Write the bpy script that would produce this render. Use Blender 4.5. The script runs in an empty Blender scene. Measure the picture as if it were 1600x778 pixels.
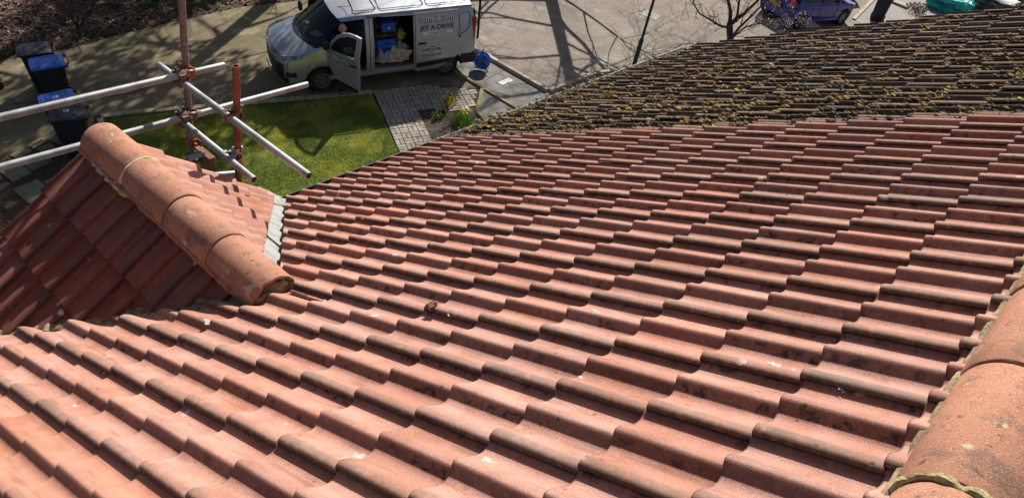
import bpy, bmesh, math, random
from math import sin, cos, tan, pi, radians, sqrt, atan2, exp, floor
from mathutils import Vector, Matrix, noise
from mathutils.geometry import tessellate_polygon
random.seed(11)
R = random.random
S = bpy.context.scene
COL = S.collection

# ------------------------------------------------------------------ camera
CAM = Vector((-1.56763, -1.33690, 2.06915))
W = ((0.655106, -0.359032, 0.664780), (-0.732417, -0.517780, 0.442118), (0.185475, -0.776531, -0.602162))
cd = bpy.data.cameras.new('camera'); cam = bpy.data.objects.new('camera', cd); COL.objects.link(cam)
cam.matrix_world = Matrix([[W[i][0], -W[i][1], -W[i][2], CAM[i]] for i in range(3)] + [[0, 0, 0, 1]])
cd.sensor_width = 36; cd.lens = 36 * 1258.3 / 1600; cd.clip_start = 0.05; cd.clip_end = 3000
S.camera = cam

# ------------------------------------------------------------------ sky, sun, exposure
SUN_AZ, SUN_EL = radians(27), radians(41)
sun_dir = Vector((cos(SUN_EL) * cos(SUN_AZ), cos(SUN_EL) * sin(SUN_AZ), sin(SUN_EL)))
world = bpy.data.worlds.new("World"); S.world = world; world.use_nodes = True
wn = world.node_tree.nodes; bg = wn['Background']
sky = wn.new('ShaderNodeTexSky'); sky.sky_type = 'NISHITA'; sky.sun_disc = False
sky.dust_density = 2.0; sky.ozone_density = 0.4; sky.air_density = 0.9; sky.sun_elevation = SUN_EL; sky.sun_rotation = pi / 2 - SUN_AZ
world.node_tree.links.new(sky.outputs[0], bg.inputs[0]); bg.inputs[1].default_value = 0.05
sl = bpy.data.lights.new('sun', 'SUN'); so = bpy.data.objects.new('sun', sl); COL.objects.link(so)
sl.energy = 5.0; sl.angle = radians(0.5); sl.color = (1.0, 0.95, 0.87)
so.rotation_euler = sun_dir.to_track_quat('Z', 'Y').to_euler()
S.view_settings.view_transform = 'Standard'; S.view_settings.look = 'None'
S.view_settings.exposure = 0.60; S.view_settings.gamma = 1

# ------------------------------------------------------------------ helpers
class NT:
    def __init__(s, m):
        s.t = m.node_tree; s.n = s.t.nodes; s.bsdf = s.n['Principled BSDF']
    def new(s, k, **kw):
        n = s.n.new(k)
        for a, b in kw.items(): setattr(n, a, b)
        return n
    def link(s, a, b): s.t.links.new(a, b)
    def val(s, sock, v):
        if hasattr(v, 'links') or isinstance(v, bpy.types.NodeSocket): s.link(v, sock)
        else: sock.default_value = v
    def math(s, op, a, b=0.0, c=None, clamp=False):
        n = s.new('ShaderNodeMath', operation=op); n.use_clamp = clamp
        s.val(n.inputs[0], a); s.val(n.inputs[1], b)
        if c is not None: s.val(n.inputs[2], c)
        return n.outputs[0]
    def ramp(s, f, lo, hi, a=0.0, b=1.0):
        n = s.new('ShaderNodeMapRange', interpolation_type='SMOOTHSTEP'); s.val(n.inputs[0], f)
        n.inputs[1].default_value = lo; n.inputs[2].default_value = hi
        n.inputs[3].default_value = a; n.inputs[4].default_value = b
        return n.outputs[0]
    def noise(s, vec, scale, detail=3, rough=0.55, dist=0.0):
        n = s.new('ShaderNodeTexNoise'); s.link(vec, n.inputs['Vector'])
        n.inputs['Scale'].default_value = scale; n.inputs['Detail'].default_value = detail
        n.inputs['Roughness'].default_value = rough; n.inputs['Distortion'].default_value = dist
        return n.outputs[0]
    def vor(s, vec, scale, feature='F1'):
        n = s.new('ShaderNodeTexVoronoi', feature=feature); s.link(vec, n.inputs['Vector'])
        n.inputs['Scale'].default_value = scale
        return n
    def mix(s, f, a, b, mode='MIX'):
        n = s.new('ShaderNodeMix', data_type='RGBA', blend_type=mode)
        s.val(n.inputs[0], f)
        for sock, v in ((n.inputs[6], a), (n.inputs[7], b)):
            if isinstance(v, tuple): sock.default_value = (*v, 1) if len(v) == 3 else v
            else: s.link(v, sock)
        return n.outputs[2]
    def objvec(s):
        tc = s.new('ShaderNodeTexCoord'); oi = s.new('ShaderNodeObjectInfo')
        m = s.new('ShaderNodeVectorMath', operation='SCALE'); cx = s.new('ShaderNodeCombineXYZ')
        a = s.math('MULTIPLY', oi.outputs['Random'], 91.7); b = s.math('MULTIPLY', oi.outputs['Random'], 37.3)
        s.link(a, cx.inputs[0]); s.link(b, cx.inputs[1])
        ad = s.new('ShaderNodeVectorMath', operation='ADD'); s.link(tc.outputs['Object'], ad.inputs[0]); s.link(cx.outputs[0], ad.inputs[1])
        return ad.outputs[0], tc.outputs['Object'], oi.outputs['Random']
    def pos(s):
        return s.new('ShaderNodeNewGeometry').outputs['Position']
    def bump(s, h, strength, dist=0.01, nrm=None):
        n = s.new('ShaderNodeBump'); s.link(h, n.inputs['Height']); n.inputs['Strength'].default_value = strength
        n.inputs['Distance'].default_value = dist
        if nrm is not None: s.link(nrm, n.inputs['Normal'])
        return n.outputs[0]

def base_mat(name, rough=0.8, metal=0.0, spec=0.5):
    m = bpy.data.materials.new(name); m.use_nodes = True
    t = NT(m); t.bsdf.inputs['Roughness'].default_value = rough
    t.bsdf.inputs['Metallic'].default_value = metal; t.bsdf.inputs['Specular IOR Level'].default_value = spec
    return m, t

def surf(name, base, layers=(), rough=0.8, metal=0.0, spec=0.4, bumps=(), objspace=False, vary=0.0, coat=0.0):
    """layers: (scale, colour, lo, hi, strength) noise patches of a second colour"""
    m, t = base_mat(name, rough, metal, spec)
    if objspace: v, _, rnd = t.objvec()
    else:
        v = t.pos(); rnd = t.new('ShaderNodeObjectInfo').outputs['Random']
    col = base
    for i, (sc, c, lo, hi, st) in enumerate(layers):
        f = t.ramp(t.noise(v, sc, 5, 0.6, 0.3 * (i % 2)), lo, hi, 0, st)
        col = t.mix(f, col, c)
    if isinstance(col, tuple): col = t.mix(0.0, col, col)
    if vary:
        hv = t.new('ShaderNodeHueSaturation'); t.link(col, hv.inputs['Color'])
        t.link(t.math('MULTIPLY_ADD', rnd, 2 * vary, 1 - vary), hv.inputs['Value'])
        r2 = t.math('FRACT', t.math('MULTIPLY', rnd, 17.31))
        t.link(t.math('MULTIPLY_ADD', r2, vary, 1 - vary / 2), hv.inputs['Saturation'])
        col = hv.outputs[0]
    t.link(col, t.bsdf.inputs['Base Color'])
    nr = None
    for sc, st, di in bumps: nr = t.bump(t.noise(v, sc, 4, 0.6), st, di, nr)
    if nr is not None: t.link(nr, t.bsdf.inputs['Normal'])
    if coat: t.bsdf.inputs['Coat Weight'].default_value = coat; t.bsdf.inputs['Coat Roughness'].default_value = 0.08
    return m

def add_grooves(m, ang, sc, lo, hi, col, st):
    t = NT.__new__(NT); t.t = m.node_tree; t.n = t.t.nodes; t.bsdf = t.n['Principled BSDF']
    mp = t.new('ShaderNodeMapping'); t.link(t.pos(), mp.inputs[0]); mp.inputs['Rotation'].default_value = (0, 0, ang); mp.inputs['Scale'].default_value = sc
    src = t.bsdf.inputs['Base Color'].links[0].from_socket
    f = t.math('MULTIPLY', t.ramp(t.noise(mp.outputs[0], 1, 3, .6), lo, hi, 0, st), t.ramp(t.noise(t.pos(), .8, 2), .42, .58))
    t.link(t.mix(f, src, col), t.bsdf.inputs['Base Color'])
def glass(name, tint=(0.02, 0.025, 0.025), alpha=0.45, rough=0.04):
    m, t = base_mat(name, rough, 0, 0.6)
    t.bsdf.inputs['Base Color'].default_value = (*tint, 1)
    tr = t.new('ShaderNodeBsdfTransparent'); tr.inputs[0].default_value = (0.75, 0.8, 0.78, 1)
    mx = t.new('ShaderNodeMixShader'); mx.inputs[0].default_value = alpha
    t.link(tr.outputs[0], mx.inputs[1]); t.link(t.bsdf.outputs[0], mx.inputs[2])
    t.link(mx.outputs[0], t.n['Material Output'].inputs[0])
    return m

def mesh_obj(name, verts, faces, mat=None, parent=None, smooth=False, loc=None, mats=None, midx=None):
    me = bpy.data.meshes.new(name); me.from_pydata([tuple(v) for v in verts], [], faces)
    for mm in (mats or ([mat] if mat else [])): me.materials.append(mm)
    if midx: me.polygons.foreach_set('material_index', midx)
    if smooth: sharpen(me)
    me.update()
    o = bpy.data.objects.new(name, me); COL.objects.link(o)
    if parent: o.parent = parent
    if loc is not None: o.location = loc
    return o

def sharpen(me, ang=35):
    bm = bmesh.new(); bm.from_mesh(me)
    for f in bm.faces: f.smooth = True
    for e in bm.edges:
        if len(e.link_faces) == 2 and e.calc_face_angle(0) > radians(ang): e.smooth = False
    bm.to_mesh(me); bm.free()

class MB:
    """collects shapes into one mesh"""
    def __init__(s): s.v = []; s.f = []
    def add(s, v, f):
        b = len(s.v); s.v += [tuple(p) for p in v]; s.f += [tuple(i + b for i in q) for q in f]; return s
    def box(s, c, d, rot=None, taper=1.0):
        x, y, z = d[0] / 2, d[1] / 2, d[2] / 2
        v = [Vector((a * x * (taper if e > 0 else 1), b * y * (taper if e > 0 else 1), e * z)) for e in (-1, 1) for b in (-1, 1) for a in (-1, 1)]
        if rot is not None: v = [rot @ p for p in v]
        v = [p + Vector(c) for p in v]
        return s.add(v, [(0, 2, 3, 1), (4, 5, 7, 6), (0, 1, 5, 4), (2, 6, 7, 3), (0, 4, 6, 2), (1, 3, 7, 5)])
    def bbox(s, c, d, b=0.01, rot=None):
        """box with chamfered vertical and horizontal edges"""
        x, y, z = d[0] / 2, d[1] / 2, d[2] / 2
        rings = []
        for (ins, zz) in ((b, -z), (0, -z + b), (0, z - b), (b, z)):
            X, Y = x - ins, y - ins
            rings.append([(X - b, -Y), (X, -Y + b), (X, Y - b), (X - b, Y), (-X + b, Y), (-X, Y - b), (-X, -Y + b), (-X + b, -Y)])
            rings[-1] = [Vector((p[0], p[1], zz)) for p in rings[-1]]
        v = [p for r in rings for p in r]
        if rot is not None: v = [rot @ p for p in v]
        v = [p + Vector(c) for p in v]
        f = [(i * 8 + j, i * 8 + (j + 1) % 8, (i + 1) * 8 + (j + 1) % 8, (i + 1) * 8 + j) for i in range(3) for j in range(8)]
        f += [tuple(range(7, -1, -1)), tuple(range(24, 32))]
        return s.add(v, f)
    def tube(s, pts, rad, n=8, caps=True):
        pts = [Vector(p) for p in pts]; m = len(pts)
        rr = rad if isinstance(rad, (list, tuple)) else [rad] * m
        up = None; v = []
        for i, p in enumerate(pts):
            d = (pts[min(i + 1, m - 1)] - pts[max(i - 1, 0)])
            d = d.normalized() if d.length > 1e-9 else Vector((0, 0, 1))
            if up is None: up = d.orthogonal().normalized()
            up = (up - d * up.dot(d)); up = up.normalized() if up.length > 1e-6 else d.orthogonal().normalized()
            w = d.cross(up)
            for k in range(n):
                a = 2 * pi * k / n; v.append(p + (up * cos(a) + w * sin(a)) * rr[i])
        f = [(i * n + k, i * n + (k + 1) % n, (i + 1) * n + (k + 1) % n, (i + 1) * n + k) for i in range(m - 1) for k in range(n)]
        if caps: f += [tuple(range(n - 1, -1, -1)), tuple(range((m - 1) * n, m * n))]
        return s.add(v, f)
    def pipe(s, a, b, ro, ri, n=20, depth=0.12):
        """pipe with open ends"""
        a, b = Vector(a), Vector(b); d = (b - a).normalized(); u = d.orthogonal().normalized(); w = d.cross(u)
        rings = [(a + d * depth, ri), (a, ri), (a, ro), (b, ro), (b, ri), (b - d * depth, ri)]
        v = [p + (u * cos(2 * pi * k / n) + w * sin(2 * pi * k / n)) * r for p, r in rings for k in range(n)]
        f = [(i * n + k, i * n + (k + 1) % n, (i + 1) * n + (k + 1) % n, (i + 1) * n + k) for i in range(5) for k in range(n)]
        f += [tuple(range(n)), tuple(range(6 * n - 1, 5 * n - 1, -1))]
        return s.add(v, f)
    def lathe(s, prof, n=24, M=None):
        v = []
        for r, z in prof:
            for k in range(n):
                p = Vector((r * cos(2 * pi * k / n), r * sin(2 * pi * k / n), z)); v.append(M @ p if M is not None else p)
        f = [(i * n + k, i * n + (k + 1) % n, (i + 1) * n + (k + 1) % n, (i + 1) * n + k) for i in range(len(prof) - 1) for k in range(n)]
        return s.add(v, f)
    def poly(s, pts, th, M=None):
        """flat polygon in xy extruded by th along z"""
        n = len(pts); v = [Vector((p[0], p[1], 0)) for p in pts] + [Vector((p[0], p[1], th)) for p in pts]
        if M is not None: v = [M @ p for p in v]
        f = [tuple(range(n - 1, -1, -1)), tuple(range(n, 2 * n))] + [(i, (i + 1) % n, n + (i + 1) % n, n + i) for i in range(n)]
        return s.add(v, f)
    def blob(s, c, r, sub=1, amp=0.25, seed=0, sc=(1, 1, 1)):
        bm = bmesh.new(); bmesh.ops.create_icosphere(bm, subdivisions=sub, radius=1)
        v = []
        for p in bm.verts:
            k = 1 + amp * noise.noise(p.co * 1.7 + Vector((seed * 3.1, seed, 0)))
            v.append(Vector((p.co.x * sc[0], p.co.y * sc[1], p.co.z * sc[2])) * r * k + Vector(c))
        f = [tuple(q.index for q in fc.verts) for fc in bm.faces]; bm.free()
        return s.add(v, f)
    def build(s, name, mat=None, parent=None, smooth=False, **kw):
        return mesh_obj(name, s.v, s.f, mat, parent, smooth, **kw)

def empty(name, loc=(0, 0, 0), M=None):
    o = bpy.data.objects.new(name, None); COL.objects.link(o); o.empty_display_size = 0.2
    if M is not None: o.matrix_world = M
    else: o.location = loc
    return o
def tag(o, label, cat, group=None):
    o['label'] = label; o['category'] = cat
    if group: o['group'] = group
    return o
def struct(o): o['kind'] = 'structure'; return o
def stuff(o): o['kind'] = 'stuff'; return o
def copy_tree(o, parent=None):
    c = o.copy(); COL.objects.link(c); c.parent = parent
    for ch in list(o.children):
        d = copy_tree(ch, c); d.matrix_parent_inverse = ch.matrix_parent_inverse.copy()
    return c
def frame(x, y, z, o):
    return Matrix([[x[i], y[i], z[i], o[i]] for i in range(3)] + [[0, 0, 0, 1]])

def text_mesh(name, body, size, mat, parent=None, M=None, bold=0.0, extrude=0.0015, align='CENTER', sx=1.0, shear=0.0):
    cu = bpy.data.curves.new(name, 'FONT'); cu.body = body; cu.size = size; cu.align_x = align
    cu.extrude = extrude; cu.offset = bold; cu.shear = shear; cu.resolution_u = 2
    tmp = bpy.data.objects.new(name, cu); COL.objects.link(tmp)
    bpy.context.view_layer.update()
    me = bpy.data.meshes.new_from_object(tmp.evaluated_get(bpy.context.evaluated_depsgraph_get()))
    bpy.data.objects.remove(tmp)
    me.materials.clear(); me.materials.append(mat)
    o = bpy.data.objects.new(name, me); COL.objects.link(o)
    if parent: o.parent = parent
    if M is not None: o.matrix_local = M @ Matrix.Diagonal((sx, 1, 1, 1))
    return o

# ------------------------------------------------------------------ ground shape
XB, Z0, SLP = 13.4, -7.5, 0.12
def gz(x, y=0, h=0.0):
    return Z0 + (SLP * (max(x, -15) - XB) if x < XB else 0.0) + h

def sheet(name, poly, k, mat, th=0.0, res=0):
    bm = bmesh.new()
    vs = [bm.verts.new((x, y, 0)) for x, y in poly]
    for t3 in tessellate_polygon([[Vector((x, y, 0)) for x, y in poly]]): bm.faces.new([vs[i] for i in t3])
    bm.normal_update()
    if res:
        bmesh.ops.subdivide_edges(bm, edges=bm.edges[:], cuts=res, use_grid_fill=True)
    for v in bm.verts: v.co.z = gz(v.co.x, 0, 0.004 * k + th)
    for f in bm.faces:
        if f.normal.z < 0: f.normal_flip()
    if th:
        bd = [e for e in bm.edges if len(e.link_faces) == 1]
        r = bmesh.ops.extrude_edge_only(bm, edges=bd)
        for v in [g for g in r['geom'] if isinstance(g, bmesh.types.BMVert)]: v.co.z -= th + 0.05
    me = bpy.data.meshes.new(name); bm.to_mesh(me); bm.free(); me.materials.append(mat)
    o = bpy.data.objects.new(name, me); COL.objects.link(o); return struct(o)
def inside(x, y, poly):
    c = False; n = len(poly)
    for i in range(n):
        x1, y1 = poly[i]; x2, y2 = poly[(i + 1) % n]
        if (y1 > y) != (y2 > y) and x < (x2 - x1) * (y - y1) / (y2 - y1) + x1: c = not c
    return c

# ------------------------------------------------------------------ materials
def tile_material(name, base, deep, crown, spot=(0.03, 0.02, 0.016), crown_amt=0.75, spots=1.0, white=0.5, vary=0.13, rough=0.85, grain=1.0, moss=False):
    m, t = base_mat(name, rough, 0, 0.35)
    v, ob, rnd = t.objvec()
    sep = t.new('ShaderNodeSeparateXYZ'); t.link(ob, sep.inputs[0])
    x, y, z = sep.outputs
    n1 = t.noise(v, 9, 4); n2 = t.noise(v, 45, 4, 0.65); n3 = t.noise(v, 260, 3, 0.7); n4 = t.noise(v, 22, 5, 0.65, 0.4)
    col = t.mix(t.ramp(n1, 0.35, 0.7), base, deep)
    col = t.mix(t.ramp(n3, 0.5, 0.68, 0, 0.5 * grain), col, tuple(min(1, c * 1.7 + 0.03) for c in base))
    col = t.mix(t.ramp(n3, 0.47, 0.32, 0, 0.6 * grain), col, tuple(c * 0.5 for c in deep))
    sv = t.new('ShaderNodeVectorMath', operation='MULTIPLY'); t.link(v, sv.inputs[0]); sv.inputs[1].default_value = (34, 3.2, 10)
    stk = t.noise(sv.outputs[0], 1.0, 4, 0.6)
    col = t.mix(t.ramp(stk, 0.52, 0.70, 0, 0.55), col, tuple(c * 0.62 for c in deep))
    col = t.mix(t.ramp(stk, 0.45, 0.30, 0, 0.30), col, tuple(min(1, c * 1.25) for c in base))
    # weathered roll crowns (z is height above the tile bed), strongest near the lower end of the tile
    zr = t.math('MULTIPLY_ADD', y, 0.075, z)
    hgt = t.ramp(zr, 0.038, 0.056)
    isj = t.ramp(t.math('ABSOLUTE', t.math('ADD', x, 0.003)), 0.027, 0.016, 0.0, 1.0)
    lapx = t.math('MULTIPLY_ADD', isj, 0.60, 0.42)
    fr = t.ramp(y, 0.34, 0.02, 0.72, 1.05)
    cr = t.math('MULTIPLY', t.math('MULTIPLY', hgt, fr), t.math('MULTIPLY', t.math('MAXIMUM', t.ramp(n2, 0.34, 0.60), t.math('MULTIPLY', isj, t.ramp(n4, 0.30, 0.62))), lapx))
    tv = t.ramp(t.math('FRACT', t.math('MULTIPLY', rnd, 13.7)), 0.05, 0.95, 0.42, 0.92)
    cr = t.math('MULTIPLY', t.math('MULTIPLY', cr, tv), crown_amt, clamp=True)
    col = t.mix(cr, col, crown)
    # shade painted into the steep roll flanks, plus black lichen at their foot
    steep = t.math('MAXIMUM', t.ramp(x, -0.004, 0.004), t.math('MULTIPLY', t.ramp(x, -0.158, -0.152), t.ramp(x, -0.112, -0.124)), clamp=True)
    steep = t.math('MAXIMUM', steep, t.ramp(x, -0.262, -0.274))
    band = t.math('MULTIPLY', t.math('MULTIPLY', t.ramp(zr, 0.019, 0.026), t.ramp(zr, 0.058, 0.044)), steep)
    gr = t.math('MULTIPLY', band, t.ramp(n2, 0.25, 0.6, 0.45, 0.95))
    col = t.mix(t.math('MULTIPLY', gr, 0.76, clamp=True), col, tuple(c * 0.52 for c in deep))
    lp = t.math('MULTIPLY', t.math('MULTIPLY', t.ramp(x, 0.003, 0.014), t.ramp(zr, 0.040, 0.047)), t.ramp(n2, 0.25, 0.55, 0.4, 1.0))  # lap lip darkened: black grime, and the crown's unlit side painted in
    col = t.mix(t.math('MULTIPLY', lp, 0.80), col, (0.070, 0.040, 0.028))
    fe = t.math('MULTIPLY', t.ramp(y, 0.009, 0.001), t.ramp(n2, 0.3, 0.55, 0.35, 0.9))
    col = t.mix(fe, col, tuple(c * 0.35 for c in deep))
    bl = t.math('MULTIPLY', band, t.ramp(n4, 0.50, 0.64))
    bl = t.math('MULTIPLY', bl, t.ramp(t.math('FRACT', t.math('MULTIPLY', rnd, 7.77)), 0.2, 0.8, 0.1, 1.0))
    col = t.mix(t.math('MULTIPLY', bl, 0.85 * spots, clamp=True), col, spot)
    # scattered dark specks and pale lichen rings
    vo = t.vor(v, 26); sp = t.math('MULTIPLY', t.ramp(vo.outputs['Distance'], 0.2, 0.13), t.ramp(n1, 0.56, 0.66))
    col = t.mix(t.math('MULTIPLY', sp, 0.75 * spots), col, spot)
    vw = t.vor(v, 6.5)
    wh = t.math('MULTIPLY', t.ramp(t.math('ADD', vw.outputs['Distance'], t.math('MULTIPLY', n2, 0.12)), 0.19, 0.15), t.ramp(t.noise(v, 2.2, 1), 0.60 - 0.14 * white, 0.68 - 0.14 * white))
    col = t.mix(t.math('MULTIPLY', wh, white), col, (0.72, 0.66, 0.56))
    if moss:
        wp = t.pos(); mm = t.math('MULTIPLY', t.ramp(t.noise(wp, 1.3, 3), .30, .52), t.ramp(t.noise(wp, 28, 4, .7), .38, .54)); mm = t.math('MULTIPLY', mm, t.ramp(zr, .050, .034))
        col = t.mix(mm, col, t.mix(t.ramp(t.noise(wp, 7, 3), .4, .65), (0.075, 0.058, 0.022), (0.22, 0.155, 0.035)))
    hv = t.new('ShaderNodeHueSaturation'); t.link(col, hv.inputs['Color'])
    t.link(t.math('MULTIPLY_ADD', rnd, 2 * vary, 1 - vary), hv.inputs['Value'])
    t.link(t.math('MULTIPLY_ADD', t.math('FRACT', t.math('MULTIPLY', rnd, 29.3)), 0.14, 0.93), hv.inputs['Saturation'])
    t.link(hv.outputs[0], t.bsdf.inputs['Base Color'])
    b = t.bump(n3, 0.55 * grain, 0.003); b = t.bump(n2, 0.3, 0.006, b)
    t.link(b, t.bsdf.inputs['Normal'])
    return m

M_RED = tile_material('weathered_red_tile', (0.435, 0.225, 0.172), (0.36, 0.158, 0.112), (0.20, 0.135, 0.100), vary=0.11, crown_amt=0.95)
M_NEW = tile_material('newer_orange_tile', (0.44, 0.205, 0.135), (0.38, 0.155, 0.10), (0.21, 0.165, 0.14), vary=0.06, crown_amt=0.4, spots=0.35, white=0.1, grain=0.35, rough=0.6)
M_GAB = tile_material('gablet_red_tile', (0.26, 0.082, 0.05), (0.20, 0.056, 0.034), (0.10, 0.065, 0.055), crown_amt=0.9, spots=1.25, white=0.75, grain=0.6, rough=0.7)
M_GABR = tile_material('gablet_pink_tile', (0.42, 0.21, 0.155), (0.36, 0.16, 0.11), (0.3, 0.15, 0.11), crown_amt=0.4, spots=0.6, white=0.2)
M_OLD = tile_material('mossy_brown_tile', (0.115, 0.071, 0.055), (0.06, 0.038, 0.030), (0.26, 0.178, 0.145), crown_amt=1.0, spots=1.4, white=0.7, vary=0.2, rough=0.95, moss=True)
M_RIDGE = surf('ridge_tile_clay', (0.40, 0.185, 0.115), [(5, (0.30, 0.125, 0.078), .4, .65, .8), (11, (0.17, 0.10, 0.075), .52, .66, .75), (6, (0.52, 0.24, 0.11), .60, .72, .6), (34, (0.09, 0.05, 0.035), .61, .68, .85), (9, (0.52, 0.45, 0.34), .63, .66, .85), (230, (0.66, 0.40, 0.26), .50, .66, .6), (180, (0.15, 0.07, 0.045), .58, .68, .6)],
               rough=0.9, bumps=[(260, .6, .003), (40, .3, .006)], objspace=True, vary=0.05)
M_MORT = surf('mortar', (0.33, 0.25, 0.15), [(12, (0.16, 0.11, 0.06), .4, .6, .8), (30, (0.42, 0.36, 0.2), .5, .7, .6), (90, (0.1, 0.08, 0.05), .55, .7, .6)], rough=0.95, bumps=[(60, .8, .01), (200, .5, .004)])
M_MORTP = surf('pale_mortar', (0.60, 0.50, 0.33), [(18, (0.36, 0.29, 0.16), .45, .65, .8), (90, (0.2, 0.15, 0.09), .6, .7, .5)], rough=0.95, bumps=[(90, .7, .006)])
M_MORTY = surf('yellow_mortar', (0.50, 0.43, 0.22), [(30, (0.34, 0.27, 0.13), .42, .6, .8), (120, (0.2, 0.14, 0.08), .58, .68, .7)], rough=0.95, bumps=[(110, .9, .006)])
M_MORTR = surf('red_mortar', (0.36, 0.18, 0.11), [(18, (0.2, 0.09, 0.06), .45, .65, .8)], rough=0.95, bumps=[(90, .7, .006)])
M_LEAD = surf('pale_valley_lead', (0.29, 0.295, 0.29), [(8, (0.18, 0.185, 0.18), .42, .65, .8), (60, (0.40, 0.40, 0.39), .5, .7, .6), (25, (0.2, 0.19, 0.18), .68, .74, .6)], rough=0.7, bumps=[(14, .4, .01), (90, .3, .003)])
M_FELT = surf('roof_underlay', (0.03, 0.025, 0.022), rough=1.0)
M_BLACK = surf('black_plastic', (0.012, 0.012, 0.014), [(6, (0.03, 0.03, 0.032), .5, .7, .5)], rough=0.45)
M_GUTG = surf('grey_gutter', (0.35, 0.35, 0.33), [(5, (0.2, 0.2, 0.18), .5, .7, .6)], rough=0.6)
M_WALL = surf('brick_wall_buff', (0.34, 0.22, 0.15), [(3, (0.27, 0.16, 0.11), .4, .6, .6)], rough=0.95, bumps=[(80, .4, .004)])
M_WOODW = surf('white_bargeboard', (0.7, 0.69, 0.65), [(5, (0.5, 0.48, 0.43), .5, .7, .5)], rough=0.6)
M_STEEL = surf('galvanised_tube', (0.40, 0.405, 0.405), [(7, (0.24, 0.235, 0.23), .4, .62, .85), (40, (0.20, 0.15, 0.12), .6, .72, .5), (150, (0.66, 0.65, 0.63), .55, .7, .4)], rough=0.5, metal=0.45, bumps=[(60, .15, .002)])
M_STEELD = surf('stained_tube', (0.23, 0.185, 0.165), [(9, (0.17, 0.105, 0.08), .4, .6, .8), (35, (0.45, 0.38, 0.34), .6, .68, .7)], rough=0.7, metal=0.2, bumps=[(80, .3, .002)])
M_RUST = surf('rusty_tube', (0.25, 0.085, 0.05), [(12, (0.15, 0.045, 0.03), .42, .6, .8), (20, (0.45, 0.22, 0.13), .62, .67, .8)], rough=0.8, metal=0.1, bumps=[(90, .3, .002)])
M_COUP = surf('rusty_coupler', (0.36, 0.12, 0.05), [(30, (0.12, 0.06, 0.04), .45, .6, .9)], rough=0.85, bumps=[(90, .6, .004)])
M_COUP2 = surf('dull_coupler', (0.20, 0.12, 0.08), [(30, (0.09, 0.06, 0.04), .45, .6, .9)], rough=0.8, bumps=[(90, .6, .004)])

M_SOIL = surf('woodland_soil', (0.075, 0.048, 0.032), [(1.2, (0.045, 0.03, 0.02), .4, .6, .8), (14, (0.15, 0.10, 0.07), .55, .7, .7)], rough=1.0, bumps=[(20, .8, .03), (90, .5, .01)])
M_CONC = surf('mossy_concrete', (0.18, 0.138, 0.08), [(0.7, (0.12, 0.10, 0.042), .42, .62, .8), (2.2, (0.30, 0.26, 0.17), .52, .70, .7), (6, (0.09, 0.08, 0.045), .55, .75, .6), (60, (0.30, 0.27, 0.2), .5, .75, .4)], rough=0.9, bumps=[(50, .35, .006), (5, .2, .02)])
add_grooves(M_CONC, radians(-62), (1.2, 16, 1), .5, .62, (0.08, 0.066, 0.036), .42)
add_grooves(M_CONC, radians(-62), (1.0, 22, 1), .58, .66, (0.34, 0.30, 0.22), .32)
M_PAVE = surf('footway_tarmac', (0.175, 0.165, 0.15), [(1.1, (0.10, 0.098, 0.088), .42, .65, .75), (4, (0.24, 0.23, 0.21), .55, .72, .5), (120, (0.27, 0.26, 0.24), .55, .7, .5)], rough=0.92, bumps=[(160, .4, .004)])
M_ROAD = surf('worn_road', (0.205, 0.168, 0.138), [(0.6, (0.14, 0.118, 0.098), .42, .62, .8), (2.5, (0.30, 0.265, 0.23), .5, .7, .6), (1.6, (0.17, 0.155, 0.08), .58, .72, .7), (0.9, (0.13, 0.11, 0.095), .6, .72, .6), (55, (0.50, 0.45, 0.38), .58, .68, .75), (110, (0.09, 0.08, 0.07), .6, .72, .5)], rough=0.95, bumps=[(140, .6, .006)])
M_DRV = surf('grey_drive', (0.24, 0.225, 0.205), [(0.8, (0.19, 0.18, 0.165), .45, .65, .6), (80, (0.38, 0.36, 0.33), .58, .7, .5)], rough=0.95, bumps=[(140, .4, .006)])
M_KERB = surf('kerb_concrete', (0.36, 0.32, 0.24), [(2, (0.24, 0.21, 0.14), .45, .65, .7), (30, (0.45, 0.41, 0.33), .5, .7, .5)], rough=0.9, bumps=[(80, .4, .005)], vary=0.15)
M_MKERB = surf('mossy_kerb', (0.27, 0.235, 0.13), [(3, (0.16, 0.155, 0.05), .42, .62, .8), (30, (0.36, 0.32, 0.2), .55, .7, .5)], rough=0.95, bumps=[(80, .5, .006)], vary=0.15)
M_BRICKP = surf('paving_brick', (0.36, 0.32, 0.26), [(3, (0.27, 0.235, 0.18), .42, .65, .7), (50, (0.46, 0.42, 0.36), .55, .7, .5)], rough=0.9, bumps=[(90, .4, .004)], vary=0.16)
M_EDGE = surf('edging_brick', (0.36, 0.32, 0.19), [(4, (0.24, 0.21, 0.11), .45, .65, .7)], rough=0.9, bumps=[(90, .4, .004)], vary=0.2)
M_JOINT = surf('paver_bedding', (0.055, 0.047, 0.032), rough=1.0, bumps=[(90, .5, .006)])
M_BED = surf('flower_bed_soil', (0.085, 0.062, 0.05), [(5, (0.045, 0.034, 0.028), .42, .6, .8), (25, (0.18, 0.15, 0.13), .6, .72, .7)], rough=1.0, bumps=[(25, .9, .03), (90, .6, .01)])
M_LAWN = surf('lawn_ground', (0.13, 0.165, 0.025), [(1.3, (0.26, 0.27, 0.045), .45, .65, .7), (14, (0.03, 0.05, 0.008), .5, .7, .7)], rough=1.0, bumps=[(90, .8, .02)])
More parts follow.
